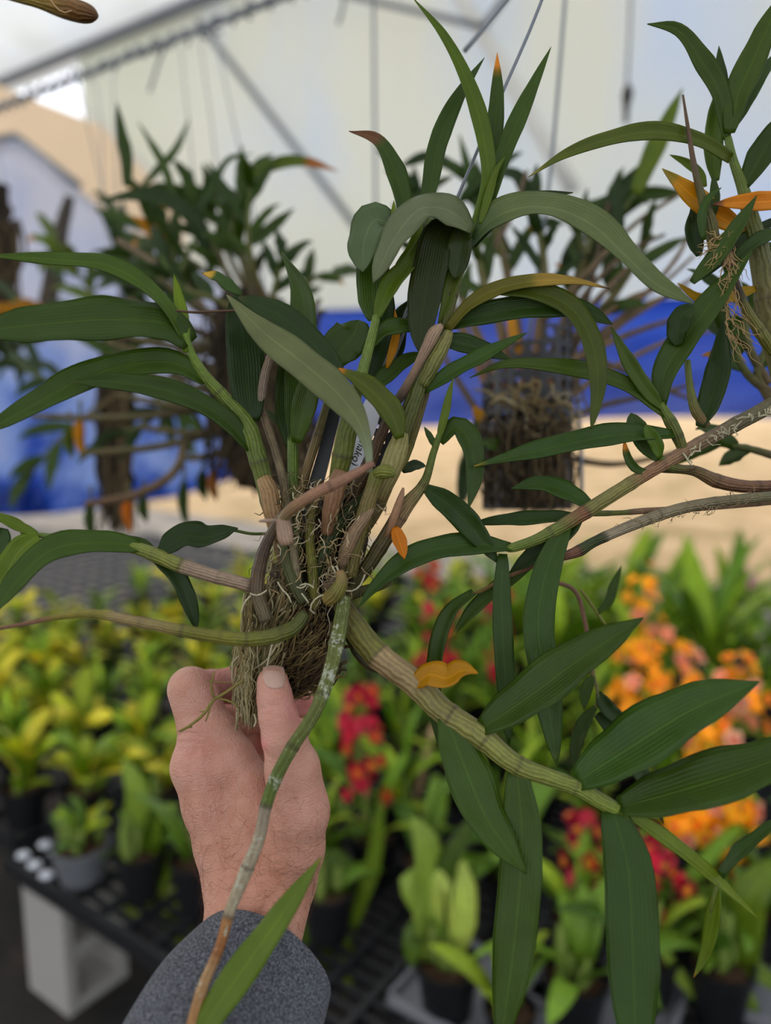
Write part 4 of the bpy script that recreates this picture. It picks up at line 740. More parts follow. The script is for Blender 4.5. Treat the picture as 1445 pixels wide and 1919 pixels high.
cane(H_, [(630, 1215, .46, 3), (655, 1211, .458, 3.5), (680, 1208, .456, 3)], [(0, BRN), (1, (140, 116, 90))], ns=8)
# --- cane crossing the hand
c = cane(H_, [(646, 1118, .432, 13), (636, 1180, .425, 15), (618, 1260, .415, 14), (590, 1335, .408, 13), (548, 1400, .402, 13), (520, 1452, .398, 13), (500, 1505, .394, 12), (486, 1570, .389, 12), (462, 1630, .384, 13), (432, 1705, .377, 11), (410, 1780, .37, 10), (380, 1850, .363, 11), (352, 1950, .355, 11)],
         [(0, (110, 124, 66)), (.12, (124, 136, 76)), (.30, (116, 130, 68)), (.42, (104, 126, 58)), (.475, (110, 132, 60)), (.48, GREY), (.72, (190, 178, 158)), (.73, (190, 136, 84)), (.8, (176, 116, 70)), (.84, (196, 160, 120)), (1, (200, 146, 96))], (.1, .21, .34, .42, .478, .615, .725, .81, .895), ns=16, mat='cane_lichen')
leaf(c, [(342, 1992), (410, 1882), (500, 1755), (603, 1605)], .352, .372, 58, 15, 20, (104, 140, 44), ((170, 160, 50),), .97, fold=.12)
# --- left cane, bare
cane(H_, [(572, 1150, .425, 10), (550, 1176, .42, 14), (512, 1192, .412, 15), (462, 1198, .408, 14), (412, 1194, .405, 13), (343, 1182, .402, 12), (262, 1166, .40, 11), (168, 1150, .40, 9), (110, 1156, .40, 6), (40, 1170, .40, 4), (-30, 1182, .40, 3)],
     [(0, MOS), (.12, (112, 120, 48)), (.28, (136, 138, 48)), (.38, (128, 130, 52)), (.46, (160, 146, 96)), (.60, (170, 152, 110)), (.64, (150, 146, 60)), (.78, (150, 140, 56)), (.82, (150, 112, 84)), (1, (150, 108, 90))], (.11, .205, .285, .4, .52, .665, .83), ns=16)
# --- left cane with grey sheath and leaves
c = cane(H_, [(500, 1108, .44, 9), (470, 1098, .435, 12), (400, 1079, .43, 13), (345, 1062, .427, 14), (305, 1046, .425, 14), (255, 1027, .425, 12), (180, 1013, .428, 8), (100, 1006, .43, 6), (40, 998, .43, 4)],
         [(0, (170, 150, 136)), (.34, (186, 164, 150)), (.36, (150, 156, 80)), (.6, (128, 150, 60)), (1, (110, 140, 54))], (.08, .2, .36, .47), ns=16)
leaf(c, [(262, 1026), (190, 1018), (100, 1030), (40, 1080), (-12, 1150)], .424, .40, 46, 30, 30, GR, prof='strap')
leaf(c, [(72, 1004), (40, 1030), (10, 1080), (-20, 1150)], .428, .42, 46, 20, 20, GL, prof='strap'); leaf(c, [(70, 1002), (40, 990), (10, 975), (-40, 960)], .43, .42, 20, 30, 30, GL)
leaf(c, [(60, 1010), (50, 1040), (20, 1060), (-30, 1100)], .435, .44, 40, 10, 20, GR); leaf(c, [(8, 990), (0, 1020), (-10, 1060)], .43, .43, 40, 10, 20, GB)
leaf(c, [(285, 1040), (330, 1078), (352, 1125), (369, 1180)], .428, .43, 32, 10, 20, GD, prof='strap'); leaf(c, [(300, 1036), (345, 1006), (390, 1008), (446, 990)], .425, .44, 46, 20, 50, GD)
leaf(c, [(220, 1012), (250, 1012), (275, 1020), (300, 1040)], .43, .43, 12, 30, 30, GR, n=10)
cane(H_, [(440, 994, .45, 3), (470, 1000, .452, 3), (500, 1000, .456, 3)], [(0, GRC), (1, GRC)], ns=8)
# --- left upright cane with the long left leaves
c = cane(H_, [(545, 1110, .452, 10), (525, 1020, .45, 14), (505, 945, .447, 16), (492, 890, .445, 17), (476, 835, .443, 18), (462, 795, .442, 17), (425, 750, .44, 13), (385, 706, .437, 11), (360, 665, .435, 8), (347, 625, .433, 6)],
         [(0, (120, 104, 70)), (.2, (170, 140, 100)), (.3, (176, 146, 104)), (.34, (110, 126, 56)), (.5, (112, 134, 54)), (.8, (126, 152, 62)), (1, (120, 158, 56))], (.33, .47, .58, .76), ns=18)
leaf(c, [(356, 645), (318, 612), (220, 600), (110, 606), (-50, 622)], .434, .40, 76, 38, 30, (66, 102, 46), prof='strap', n=30, fold=.16)
leaf(c, [(346, 636), (318, 585), (262, 530), (195, 497), (90, 487), (-40, 478)], .434, .41, 30, 45, 30, (78, 116, 44), prof='long', n=30)
leaf(c, [(347, 660), (343, 610), (335, 560), (326, 515)], .432, .44, 24, 10, 10, (112, 148, 44))
leaf(c, [(384, 716), (332, 684), (252, 684), (150, 714), (72, 755), (-30, 812)], .437, .41, 50, 30, 30, GR, prof='strap', n=30)
leaf(c, [(468, 842), (425, 790), (340, 742), (232, 718), (134, 715)], .44, .41, 40, 32, 20, GR, ((140, 110, 70),), .985, prof='strap', n=28)
leaf(c, [(471, 790), (465, 735), (458, 650), (440, 548)], .441, .445, 70, 5, 12, GD, prof='strap', fold=.12)
# --- central green cane with upright leaves
c = cane(H_, [(560, 1110, .45, 10), (555, 1010, .452, 11), (550, 920, .453, 11), (548, 830, .453, 10), (548, 815, .453, 8)], [(0, (92, 104, 44)), (.4, (104, 128, 48)), (1, (110, 142, 48))], (.35, .72), ns=14)
leaf(c, [(552, 828), (560, 740), (572, 640), (566, 545), (528, 472)], .452, .47, 56, 10, 35, (70, 106, 36), n=26); leaf(c, [(556, 830), (572, 760), (588, 700), (600, 640)], .448, .44, 46, 12, 20, (78, 112, 38), n=20)
leaf(c, [(545, 840), (538, 760), (545, 660), (552, 590)], .455, .465, 44, 10, 10, GR); leaf(c, [(543, 810), (520, 790), (502, 772), (498, 765)], .462, .47, 14, 20, 20, GR, n=10)
# --- cane whose pale grey leaf hangs in front
c = cane(H_, [(600, 1120, .455, 12), (618, 1000, .452, 14), (628, 920, .446, 15), (640, 860, .44, 19), (652, 800, .437, 19), (664, 748, .436, 13), (678, 700, .438, 11), (697, 630, .44, 9), (706, 592, .442, 8)],
         [(0, (120, 92, 70)), (.24, (160, 124, 92)), (.38, (160, 122, 92)), (.4, (120, 132, 58)), (.55, (112, 126, 48)), (.72, (110, 130, 50)), (.8, (128, 156, 70)), (1, (120, 150, 58))], (.385, .5, .78), ns=18)
leaf(c, [(692, 885), (690, 845), (672, 790), (630, 735), (560, 675), (490, 620), (425, 553)], .405, .42, 66, 12, 30, (116, 128, 106), ((150, 140, 90),), .985, prof='taper', n=34, basec=(140, 150, 118), fold=.10)
leaf(c, [(640, 710), (600, 660), (530, 595), (446, 557)], .425, .425, 52, 20, 20, GD, ((170, 160, 60), (40, 30, 26)), .95, prof='strap', fold=.1)
leaf(c, [(452, 552), (430, 540), (408, 522), (378, 512)], .43, .43, 20, 40, 50, GB, ((196, 160, 50), (30, 26, 24)), .72, n=14)
leaf(c, [(622, 688), (640, 655), (665, 625), (672, 600)], .45, .455, 76, 10, 20, (66, 100, 36), prof='oval', n=20)
leaf(c, [(748, 822), (735, 780), (690, 728), (634, 690)], .43, .42, 44, 25, 30, (92, 116, 44), (ORG,), .90, prof='lance')
leaf(c, [(704, 600), (700, 560), (700, 500), (706, 430)], .442, .46, 62, 8, 10, GR, prof='strap', fold=.2)
leaf(c, [(706, 596), (735, 530), (770, 490), (790, 440)], .441, .45, 34, 20, 20, (100, 136, 50)); leaf(c, [(695, 650), (720, 620), (760, 612), (812, 622)], .44, .455, 30, 25, 30, GR)
leaf(c, [(742, 432), (705, 412), (684, 450), (680, 510)], .45, .435, 62, 48, 15, (100, 126, 106), prof='strap', n=20, fold=.1)
leaf(c, [(725, 690), (738, 650), (744, 620), (740, 580)], .46, .462, 16, 10, 10, YEL, n=10); leaf(c, [(700, 720), (715, 660), (722, 600), (735, 540)], .465, .47, 50, 10, 10, GD); leaf(c, [(730, 700), (742, 640), (752, 590), (770, 560)], .47, .475, 40, 10, 20, GD); leaf(c, [(690, 740), (730, 700), (770, 672), (800, 660)], .458, .465, 30, 20, 30, GR)
# --- dead canes and stubs in the middle
cane(H_, [(560, 1090, .447, 9), (540, 1000, .447, 11), (534, 920, .447, 9), (518, 850, .447, 8), (500, 795, .447, 8), (489, 760, .447, 8)], [(0, (120, 110, 80)), (.3, (150, 140, 112)), (1, (140, 120, 98))], (.12, .3, .5, .7), ns=12)
cane(H_, [(488, 772, .445, 6), (490, 745, .444, 9), (496, 705, .444, 9), (506, 670, .445, 8), (512, 655, .446, 4)], [(0, (150, 136, 130)), (1, (168, 148, 132))], ns=12, label='grey papery dead cane end')
cane(H_, [(510, 572, .445, 3), (535, 574, .445, 3), (556, 582, .445, 2.5), (561, 595, .445, 2), (553, 600, .445, 6), (545, 610, .445, 4)], [(0, (120, 84, 60)), (.7, (150, 116, 86)), (1, (190, 170, 156))], ns=8, name='dry_tendril'); cane(H_, [(330, 582, .428, 2), (360, 585, .43, 2.5), (400, 584, .435, 2.5), (440, 582, .44, 2)], [(0, (110, 84, 66)), (1, (130, 94, 74))], ns=8, name='dry_tendril')
cane(H_, [(556, 960, .455, 9), (572, 890, .453, 9), (594, 820, .451, 9), (613, 755, .45, 7)], [(0, (110, 100, 66)), (.5, (140, 120, 80)), (1, (110, 110, 54))], (.3, .7), ns=12)
cane(H_, [(500, 1165, .43, 13), (482, 1105, .432, 14), (492, 1040, .433, 12), (516, 985, .432, 9), (530, 960, .428, 7)], [(0, (116, 108, 84)), (.4, (104, 84, 62)), (.7, (84, 66, 50)), (1, (110, 92, 64))], (.3, .45, .6), ns=12)
cane(H_, [(700, 868, .40, 6), (650, 896, .397, 10), (590, 925, .395, 11), (545, 955, .395, 11), (528, 975, .398, 11)], [(0, (176, 132, 116)), (.6, (184, 140, 118)), (.9, (150, 120, 84)), (1, (150, 140, 96))], (.45,), ns=14, label='pinkish brown broken cane stub')
cane(H_, [(530, 972, .398, 13), (532, 990, .398, 15), (534, 1006, .398, 15), (536, 1018, .399, 13)], [(0, (180, 150, 136)), (1, (206, 176, 160))], ns=10, n=8, name='torn_sheath'); cane(H_, [(522, 975, .398, 3), (500, 976, .397, 4), (485, 977, .397, 2)], [(0, (190, 170, 160)), (1, (196, 170, 160))], ns=6, n=8, name='torn_sheath')
cane(H_, [(590, 1140, .44, 10), (585, 1060, .442, 10), (580, 1000, .445, 9), (592, 930, .447, 8), (600, 900, .448, 7)], [(0, (120, 120, 44)), (.5, (134, 138, 44)), (1, (110, 100, 60))], (.42, .65), ns=14)
cane(H_, [(570, 1130, .435, 11), (548, 1085, .437, 14), (532, 1030, .44, 10), (528, 1000, .442, 8)], [(0, (78, 84, 44)), (1, (90, 96, 50))], (.6,), ns=14)
cane(H_, [(560, 1110, .436, 9), (553, 1060, .438, 9), (548, 1010, .44, 8)], [(0, (150, 140, 116)), (1, (136, 126, 100))], (.4,), ns=10)
cane(H_, [(590, 1080, .448, 15), (614, 1020, .448, 16), (640, 975, .45, 15), (672, 940, .452, 12), (700, 905, .455, 10)], [(0, (56, 72, 34)), (.5, (66, 84, 38)), (1, (78, 92, 44))], (.35, .6), ns=16)
cane(H_, [(655, 1080, .444, 14), (668, 1020, .442, 14), (684, 960, .438, 15), (700, 910, .434, 14), (708, 886, .432, 15)], [(0, (116, 110, 54)), (.5, (132, 124, 66)), (.8, (150, 138, 90)), (1, (140, 150, 72))], (.3, .55), ns=16)
cane(H_, [(703, 888, .43, 9), (718, 884, .428, 14), (732, 886, .428, 11), (741, 892, .428, 4)], [(0, (140, 150, 64)), (1, (130, 140, 60))], ns=12, n=8, name='sheath')
cane(H_, [(612, 1125, .43, 14), (628, 1112, .427, 15), (640, 1090, .426, 12), (636, 1070, .427, 8)], [(0, (150, 130, 76)), (.5, (134, 134, 58)), (1, (170, 140, 96))], (.35,), ns=14)
cane(H_, [(608, 1108, .445, 14), (640, 1075, .446, 14), (650, 1020, .448, 13), (665, 990, .45, 12)], [(0, (140, 116, 96)), (1, (160, 136, 112))], (.5,), ns=12)
# --- right hand group of upright canes
c = cane(H_, [(668, 1010, .458, 13), (700, 960, .455, 15), (728, 890, .45, 18), (745, 840, .447, 17), (762, 790, .446, 17), (782, 730, .446, 17), (800, 690, .447, 15), (815, 650, .448, 12)],
         [(0, (130, 116, 76)), (.3, (176, 166, 116)), (.45, (160, 156, 100)), (.5, (96, 104, 44)), (.8, (98, 110, 46)), (1, (120, 130, 64))], (.2, .47), ns=18)
leaf(c, [(796, 735), (845, 700), (905, 668), (987, 624)], .445, .43, 28, 30, 35, GB, n=22); leaf(c, [(808, 640), (835, 640), (880, 648), (958, 674)], .45, .45, 34, 25, 25, GD)
c = cane(H_, [(735, 888, .452, 8), (752, 870, .452, 9), (772, 820, .453, 9), (790, 760, .455, 9), (806, 700, .457, 9), (824, 640, .456, 12), (840, 580, .455, 12), (856, 520, .454, 11), (872, 470, .453, 10), (886, 430, .452, 9), (904, 380, .451, 8)],
         [(0, (140, 140, 56)), (.25, (120, 110, 60)), (.4, (90, 76, 54)), (.5, (120, 126, 60)), (.75, (116, 130, 56)), (1, (110, 140, 50))], (.12, .3, .5, .66, .82), ns=16)
leaf(c, [(884, 445), (900, 395), (914, 335), (908, 268), (880, 165), (832, 68), (772, -6)], .45, .44, 30, 18, 20, (94, 130, 40), prof='long', n=34)
leaf(c, [(796, 400), (808, 340), (822, 270), (858, 185), (908, 108)], .456, .46, 36, 10, 14, GR, prof='long', n=26)
leaf(c, [(912, 350), (925, 270), (932, 180), (932, 99)], .455, .458, 32, 8, 8, GR, (ORG,), .84, prof='lance')
leaf(c, [(918, 380), (938, 305), (980, 205), (1033, 88)], .45, .45, 34, 10, 16, GR, prof='long'); leaf(c, [(900, 420), (918, 360), (930, 320), (948, 292)], .448, .446, 16, 10, 14, (110, 146, 50))
leaf(c, [(762, 440), (756, 380), (735, 310), (705, 262), (654, 246)], .458, .462, 36, 14, 30, GR, ((120, 80, 50), (90, 56, 40)), .72, prof='long', n=28)
leaf(c, [(884, 432), (840, 396), (790, 392), (745, 440), (700, 530)], .44, .425, 50, 64, 34, (128, 144, 130), prof='strap', n=28, fold=.1)  # sky reflection on the folded top painted in as a pale colour
leaf(c, [(856, 425), (826, 432), (806, 500), (792, 585), (786, 662)], .446, .44, 66, 8, 5, (44, 62, 32), prof='strap', n=26, fold=.08)
leaf(c, [(880, 430), (868, 440), (860, 480), (852, 525)], .444, .446, 46, 8, 5, (52, 74, 34), prof='strap', n=16)
leaf(c, [(884, 440), (850, 520), (836, 570), (820, 610)], .452, .452, 30, 8, 8, (92, 120, 46), n=16)
leaf(c, [(876, 470), (915, 420), (975, 392), (1040, 394), (1110, 425), (1170, 480), (1230, 535), (1300, 570)], .45, .42, 46, 52, 46, (122, 142, 112), prof='strap', n=40, basec=GD)  # gloss on the upturned face put into the paler leaf colour
leaf(c, [(885, 462), (935, 405), (996, 372), (1074, 361)], .452, .455, 26, 25, 35, GD, prof='long'); leaf(c, [(838, 620), (880, 572), (940, 540), (1010, 527), (1080, 528), (1142, 541)], .45, .43, 26, 30, 30, (104, 110, 52), ((150, 124, 50), (60, 36, 34)), .55, prof='long', n=28)
leaf(c, [(846, 610), (900, 592), (1000, 576), (1085, 580), (1148, 608)], .452, .44, 44, 22, 20, GD, ((60, 50, 40),), .98, prof='strap', n=28)
leaf(c, [(930, 545), (1010, 550), (1070, 578), (1108, 640), (1120, 720), (1108, 806)], .444, .43, 38, 35, 5, (84, 108, 44), ((40, 30, 26),), .985, prof='strap', n=34)
leaf(c, [(790, 420), (770, 470), (745, 500), (735, 520)], .46, .46, 20, 10, 10, GL, n=10); leaf(c, [(745, 440), (742, 420), (738, 400), (738, 375)], .45, .45, 12, 8, 8, (120, 150, 60), n=8)
cane(H_, [(828, 610, .44, 5), (815, 622, .439, 12), (800, 650, .439, 11), (780, 690, .44, 8), (755, 735, .442, 9), (735, 768, .444, 9), (712, 820, .447, 11), (690, 870, .45, 13), (660, 930, .452, 14)], [(0, (190, 164, 146)), (.3, (160, 132, 114)), (.45, (70, 54, 44)), (.7, (120, 94, 74)), (1, (110, 92, 70))], (.42, .55), ns=14, label='peeling pinkish grey dead cane')
SH = [(0, (176, 150, 112)), (1, (186, 164, 124))]
cane(H_, [(708, 935, .444, 15), (730, 882, .440, 21), (746, 838, .439, 20), (753, 812, .440, 13)], [(0, (150, 136, 92)), (.5, (178, 172, 118)), (1, (160, 160, 96))], ns=18, name='sheath')
cane(H_, [(528, 1012, .441, 12), (512, 960, .439, 17), (502, 915, .439, 17), (494, 896, .440, 14)], [(0, (150, 120, 84)), (1, (184, 150, 108))], ns=18, name='sheath')
cane(H_, [(612, 1000, .442, 11), (622, 945, .437, 17), (632, 905, .435, 18), (640, 884, .436, 15)], [(0, (150, 112, 86)), (1, (172, 134, 104))], ns=18, name='sheath')
cane(H_, [(790, 722, .445, 14), (812, 680, .443, 16), (834, 640, .443, 13), (842, 622, .444, 8)], [(0, (124, 132, 62)), (1, (150, 150, 92))], ns=18, name='sheath')
cane(H_, [(640, 1060, .44, 9), (664, 1000, .437, 13), (690, 960, .436, 10), (700, 945, .437, 5)], [(0, (150, 126, 104)), (1, (176, 150, 124))], ns=14, name='sheath')
# keiki at right of centre
c = cane(H_, [(650, 1110, .452, 12), (690, 1060, .45, 14), (722, 1010, .447, 15), (760, 950, .443, 15), (795, 905, .44, 9), (812, 850, .44, 7), (824, 815, .44, 6)], [(0, (84, 86, 48)), (.35, (100, 92, 58)), (.5, (170, 142, 112)), (.66, (150, 140, 96)), (.75, (104, 116, 50)), (1, (112, 140, 54))], (.3, .5, .72), ns=14)
leaf(c, [(822, 825), (836, 770), (843, 735), (850, 708)], .44, .435, 16, 10, 14, (108, 140, 50), n=14); leaf(c, [(826, 830), (855, 800), (880, 830), (888, 890), (878, 955)], .44, .43, 40, 40, 8, GR, n=22); leaf(c, [(815, 838), (806, 820), (795, 800)], .44, .44, 12, 20, 20, GR, n=10)
leaf(c, [(796, 914), (850, 955), (892, 1000), (936, 1058)], .44, .45, 48, 12, 12, GD); leaf(c, [(740, 988), (748, 1015), (758, 1048)], .438, .43, 26, 10, 30, ORG, n=14); leaf(c, [(755, 885), (770, 876), (785, 872), (798, 874)], .46, .47, 20, 20, 40, GD, n=10)
cane(H_, [(640, 1120, .45, 9), (680, 1108, .447, 10), (720, 1096, .444, 7), (735, 1090, .443, 3)], [(0, (84, 78, 46)), (1, (92, 96, 52))], (.5,), ns=12)
cane(c, [(726, 1005, .44, 5), (742, 960, .436, 8), (752, 930, .434, 6), (756, 914, .434, 2)], [(0, (180, 140, 110)), (1, (196, 156, 130))], ns=8, n=10, name='sheath')
hang_wires(H_, [[(1030, -40, .47), (1000, 40, .47), (930, 200, .468), (870, 340, .466), (842, 405, .466)], [(842, 405, .47), (800, 500, .475), (760, 590, .468), (722, 680, .464), (706, 722, .462)], [(850, 405, .474), (808, 500, .478), (770, 592, .47), (733, 685, .466), (716, 726, .464)]], .0010)
# the white name tag tucked into the mount
T_ = empty('name_tag', P(650, 895, .447), 'white plastic name tag with handwriting tucked between the canes', 'tag')
tp = [(640, 905), (648, 850), (664, 790), (690, 740), (708, 716), (716, 716), (722, 740), (706, 800), (684, 860), (664, 895)]
fr_ = np.array([P(x, y, .447 + .012 * (905 - y) / 190) for x, y in tp]) - origin(T_); nq = len(tp); mb = MB(); mb.add(np.concatenate([fr_, fr_ + FWD * .0007]), [list(range(nq))[::-1], [i + nq for i in range(nq)]] + [[i, i + nq, (i + 1) % nq + nq, (i + 1) % nq][::-1] for i in range(nq)]); obj('plate', mb.mesh('plate', M['tagw'], False), T_)
tc_ = bpy.data.curves.new('lettering', 'FONT'); tc_.body = '(o nako)'; tc_.size = .0066; tc_.extrude = .00008; tc_.shear = .2
tmp = bpy.data.objects.new('lettering_curve', tc_); COL.objects.link(tmp); dg = bpy.context.evaluated_depsgraph_get(); tme = bpy.data.meshes.new_from_object(tmp.evaluated_get(dg)); bpy.data.objects.remove(tmp); tme.materials.clear(); tme.materials.append(M['ink'])
e1 = P(652, 890, .4465) - P(688, 800, .4515); e1 /= np.linalg.norm(e1); tv = CAM - P(665, 850, .448); tv -= (tv @ e1) * e1; tv /= np.linalg.norm(tv); e2 = np.cross(tv, e1)
to = obj('lettering', tme, T_); mt = Matrix((e1, e2, tv)).transposed().to_4x4(); mt.translation = Vector(P(683, 803, .4502) - origin(T_) + tv * .0006); to.matrix_local = mt
# ------------------------------------------------------------ the orchid hanging at the right, as near as the one in the hand
R_ = empty('hanging_orchid', P(1430, 960, .47), 'sharp leafed hanging orchid with bare horizontal canes entering from the right edge', 'plant')
c = cane(R_, [(1560, 690, .48, 14), (1445, 760, .475, 15), (1364, 803, .47, 14), (1284, 846, .465, 13), (1208, 890, .46, 13), (1140, 932, .455, 14), (1080, 970, .452, 14), (1004, 1012, .45, 11), (955, 1028, .45, 8), (948, 1030, .45, 4)],
         [(0, (110, 110, 70)), (.3, (124, 118, 92)), (.4, (160, 136, 112)), (.58, (166, 124, 96)), (.63, (150, 146, 84)), (.75, (140, 140, 80)), (.77, (150, 100, 76)), (.85, (120, 136, 64)), (1, (120, 146, 60))], (.2, .3, .41, .52, .62, .76, .87), ns=16)
leaf(c, [(958, 1026), (890, 1022), (820, 1030), (762, 1052), (705, 1098), (670, 1140)], .45, .43, 44, 30, 20, GB, prof='lance', n=28); leaf(c, [(942, 1038), (940, 1120), (945, 1240), (954, 1398)], .449, .44, 38, 8, 8, (52, 86, 42), prof='strap', fold=.25)
leaf(c, [(1058, 985), (1024, 1070), (1008, 1170), (1022, 1280), (1044, 1436)], .451, .43, 58, 8, 6, (56, 92, 42), ((90, 110, 46),), .93, prof='strap', n=28); leaf(c, [(1090, 966), (1040, 1012), (1000, 1042), (955, 1072)], .453, .46, 44, 15, 20, GD)
leaf(c, [(1108, 948), (1055, 920), (1010, 908), (958, 916)], .455, .46, 34, 25, 35, GB); leaf(c, [(1075, 966), (1000, 972), (940, 976), (880, 982)], .455, .47, 26, 25, 30, GD)
k1 = cane(c, [(1282, 846, .465, 10), (1262, 800, .463, 12), (1246, 772, .462, 10), (1238, 755, .462, 8)], [(0, (110, 112, 50)), (1, (110, 136, 54))], (.3, .6), ns=12, n=14, name='side_shoot')
leaf(c, [(1246, 776), (1185, 728), (1110, 700), (1025, 686), (945, 684), (880, 708)], .462, .44, 30, 28, 30, (76, 108, 42), prof='long', n=32); leaf(c, [(1242, 766), (1210, 730), (1172, 670), (1145, 613)], .461, .45, 28, 20, 25, (84, 118, 48))
leaf(c, [(1240, 760), (1246, 700), (1280, 640), (1340, 560), (1410, 470)], .462, .45, 52, 12, 20, GR, n=28); leaf(c, [(1262, 815), (1175, 814), (1080, 830), (980, 852), (888, 874)], .461, .43, 40, 35, 30, GB, ((190, 160, 50),), .95, prof='lance', n=28)
k2 = cane(c, [(1325, 798, .464, 8), (1304, 770, .463, 10), (1294, 730, .462, 7), (1288, 675, .462, 6)], [(0, (140, 110, 80)), (.4, (120, 124, 60)), (1, (110, 134, 54))], (.2, .5), ns=12, n=14, name='side_shoot')
leaf(c, [(1312, 800), (1335, 740), (1350, 680), (1356, 600)], .463, .47, 46, 10, 15, (52, 86, 44)); leaf(c, [(1300, 576), (1280, 590), (1270, 620), (1272, 650)], .452, .456, 40, 10, 15, GD, prof='oval', n=16)
leaf(c, [(1235, 862), (1210, 830), (1190, 800), (1182, 774)], .46, .46, 40, 12, 20, GR, prof='oval', n=16); leaf(c, [(1236, 858), (1228, 830), (1215, 810), (1210, 796)], .456, .452, 26, 12, 20, (80, 116, 48), prof='oval', n=14); leaf(c, [(1215, 886), (1190, 878), (1175, 855), (1169, 822)], .458, .452, 16, 12, 20, GR, (ORG,), .72, n=16)
k3 = cane(c, [(1238, 856, .46, 6), (1250, 872, .462, 8), (1280, 878, .466, 7), (1300, 876, .47, 5)], [(0, (104, 130, 50)), (1, (120, 100, 70))], (.5,), ns=10, n=10, name='side_shoot')
cane(R_, [(1560, 915, .47, 10), (1445, 930, .465, 10), (1364, 938, .46, 10), (1280, 952, .457, 11), (1200, 978, .455, 11), (1112, 1016, .452, 10), (1085, 1032, .452, 11), (1052, 1044, .452, 8)], [(0, (120, 124, 90)), (.3, (136, 132, 104)), (.55, (150, 142, 120)), (.82, (176, 166, 150)), (.84, (60, 74, 40)), (.92, (70, 84, 44)), (.93, (130, 90, 72)), (1, (140, 96, 80))], (.2, .42, .62, .83, .93), ns=14)
cane(R_, [(1560, 930, .475, 6), (1400, 945, .472, 6), (1300, 953, .47, 6), (1200, 958, .466, 6), (1165, 961, .465, 5), (1105, 962, .462, 6), (1090, 960, .46, 5)], [(0, (160, 130, 108)), (.8, (160, 130, 108)), (.82, (110, 122, 54)), (1, (120, 136, 60))], (.3, .55, .8, .9), ns=10)
cane(R_, [(1500, 905, .485, 9), (1400, 912, .48, 12), (1340, 900, .478, 13), (1300, 882, .475, 10), (1240, 880, .475, 6)], [(0, (140, 100, 80)), (.5, (146, 108, 84)), (1, (110, 112, 60))], (.3, .6), ns=12)
# hanging shoots under it
c = cane(R_, [(1002, 1060, .462, 4), (950, 1082, .46, 4), (900, 1108, .458, 4), (885, 1112, .457, 3)], [(0, (150, 104, 84)), (1, (150, 130, 60))], (.4,), ns=8)
leaf(c, [(888, 1110), (845, 1146), (820, 1215), (814, 1300), (828, 1412)], .457, .45, 30, 30, 8, GR, ((170, 140, 50),), .95, prof='strap', n=26); leaf(c, [(992, 1064), (925, 1108), (882, 1148), (846, 1196)], .464, .46, 28, 25, 15, GR, ((150, 140, 50),), .9)
c = cane(R_, [(1010, 1085, .52, 5), (1075, 1105, .52, 4), (1095, 1160, .52, 4), (1112, 1265, .515, 4), (1120, 1300, .51, 3), (1116, 1330, .51, 3)], [(0, (150, 116, 90)), (.6, (140, 100, 84)), (1, (120, 136, 56))], (.3, .6), ns=8)
leaf(c, [(1116, 1325), (1095, 1355), (1080, 1400), (1076, 1452)], .51, .505, 26, 10, 10, GR); leaf(c, [(1120, 1298), (1140, 1330), (1165, 1352), (1180, 1372)], .51, .51, 30, 10, 10, GD); leaf(c, [(1118, 1338), (1150, 1375), (1195, 1440), (1245, 1545)], .512, .50, 34, 20, 10, (54, 84, 50), n=20); leaf(c, [(1112, 1268), (1100, 1290), (1094, 1330)], .513, .51, 22, 10, 10, GR, n=12)
cane(R_, [(1088, 1105, .53, 3), (1110, 1135, .53, 3), (1135, 1172, .53, 3)], [(0, (150, 150, 70)), (1, (140, 150, 60))], ns=8, n=8); leaf(c, [(1118, 1150), (1140, 1130), (1150, 1100), (1165, 1060)], .53, .53, 18, 10, 10, GR, n=12)
# tall shoot at the upper right
c = cane(R_, [(1475, 720, .48, 24), (1445, 600, .478, 24), (1432, 520, .476, 21), (1414, 436, .474, 17), (1394, 358, .472, 11), (1374, 300, .47, 8), (1364, 258, .47, 7)], [(0, (110, 116, 60)), (.35, (124, 118, 70)), (.6, (112, 124, 60)), (1, (112, 144, 54))], (.35, .55, .72), ns=18)
leaf(c, [(1362, 262), (1350, 180), (1312, 112), (1270, 58), (1213, 45)], .47, .46, 34, 18, 40, (78, 112, 42), n=26); leaf(c, [(1362, 240), (1355, 190), (1350, 140), (1347, 86)], .475, .48, 26, 10, 10, GR)
leaf(c, [(1368, 250), (1384, 178), (1416, 105), (1470, -20)], .468, .455, 50, 12, 20, (74, 108, 40), n=24); leaf(c, [(1378, 235), (1400, 190), (1425, 145), (1465, 90)], .472, .475, 26, 10, 20, GB); leaf(c, [(1342, 340), (1338, 280), (1342, 220), (1350, 150)], .478, .485, 34, 8, 10, (80, 116, 40))
leaf(c, [(1396, 350), (1416, 312), (1440, 270), (1490, 200)], .47, .465, 46, 14, 20, GR); leaf(c, [(1368, 298), (1315, 266), (1230, 248), (1140, 262), (1060, 290), (990, 332)], .468, .44, 30, 28, 30, (86, 110, 40), ((130, 120, 46),), .9, prof='long', n=30)
leaf(c, [(1395, 432), (1345, 405), (1300, 370), (1241, 316)], .474, .46, 40, 15, 20, (206, 164, 30), ((150, 130, 40),), .8); leaf(c, [(1500, 372), (1440, 378), (1390, 380), (1335, 383)], .462, .455, 34, 15, 20, (214, 150, 24), ((110, 60, 40),), .86)
leaf(c, [(1297, 530), (1350, 472), (1386, 420), (1419, 366)], .455, .45, 32, 15, 20, GR); leaf(c, [(1298, 528), (1345, 490), (1390, 455), (1470, 400)], .47, .475, 30, 20, 20, GD); leaf(c, [(1470, 430), (1420, 452), (1385, 480), (1370, 510)], .46, .458, 24, 40, 20, GB)
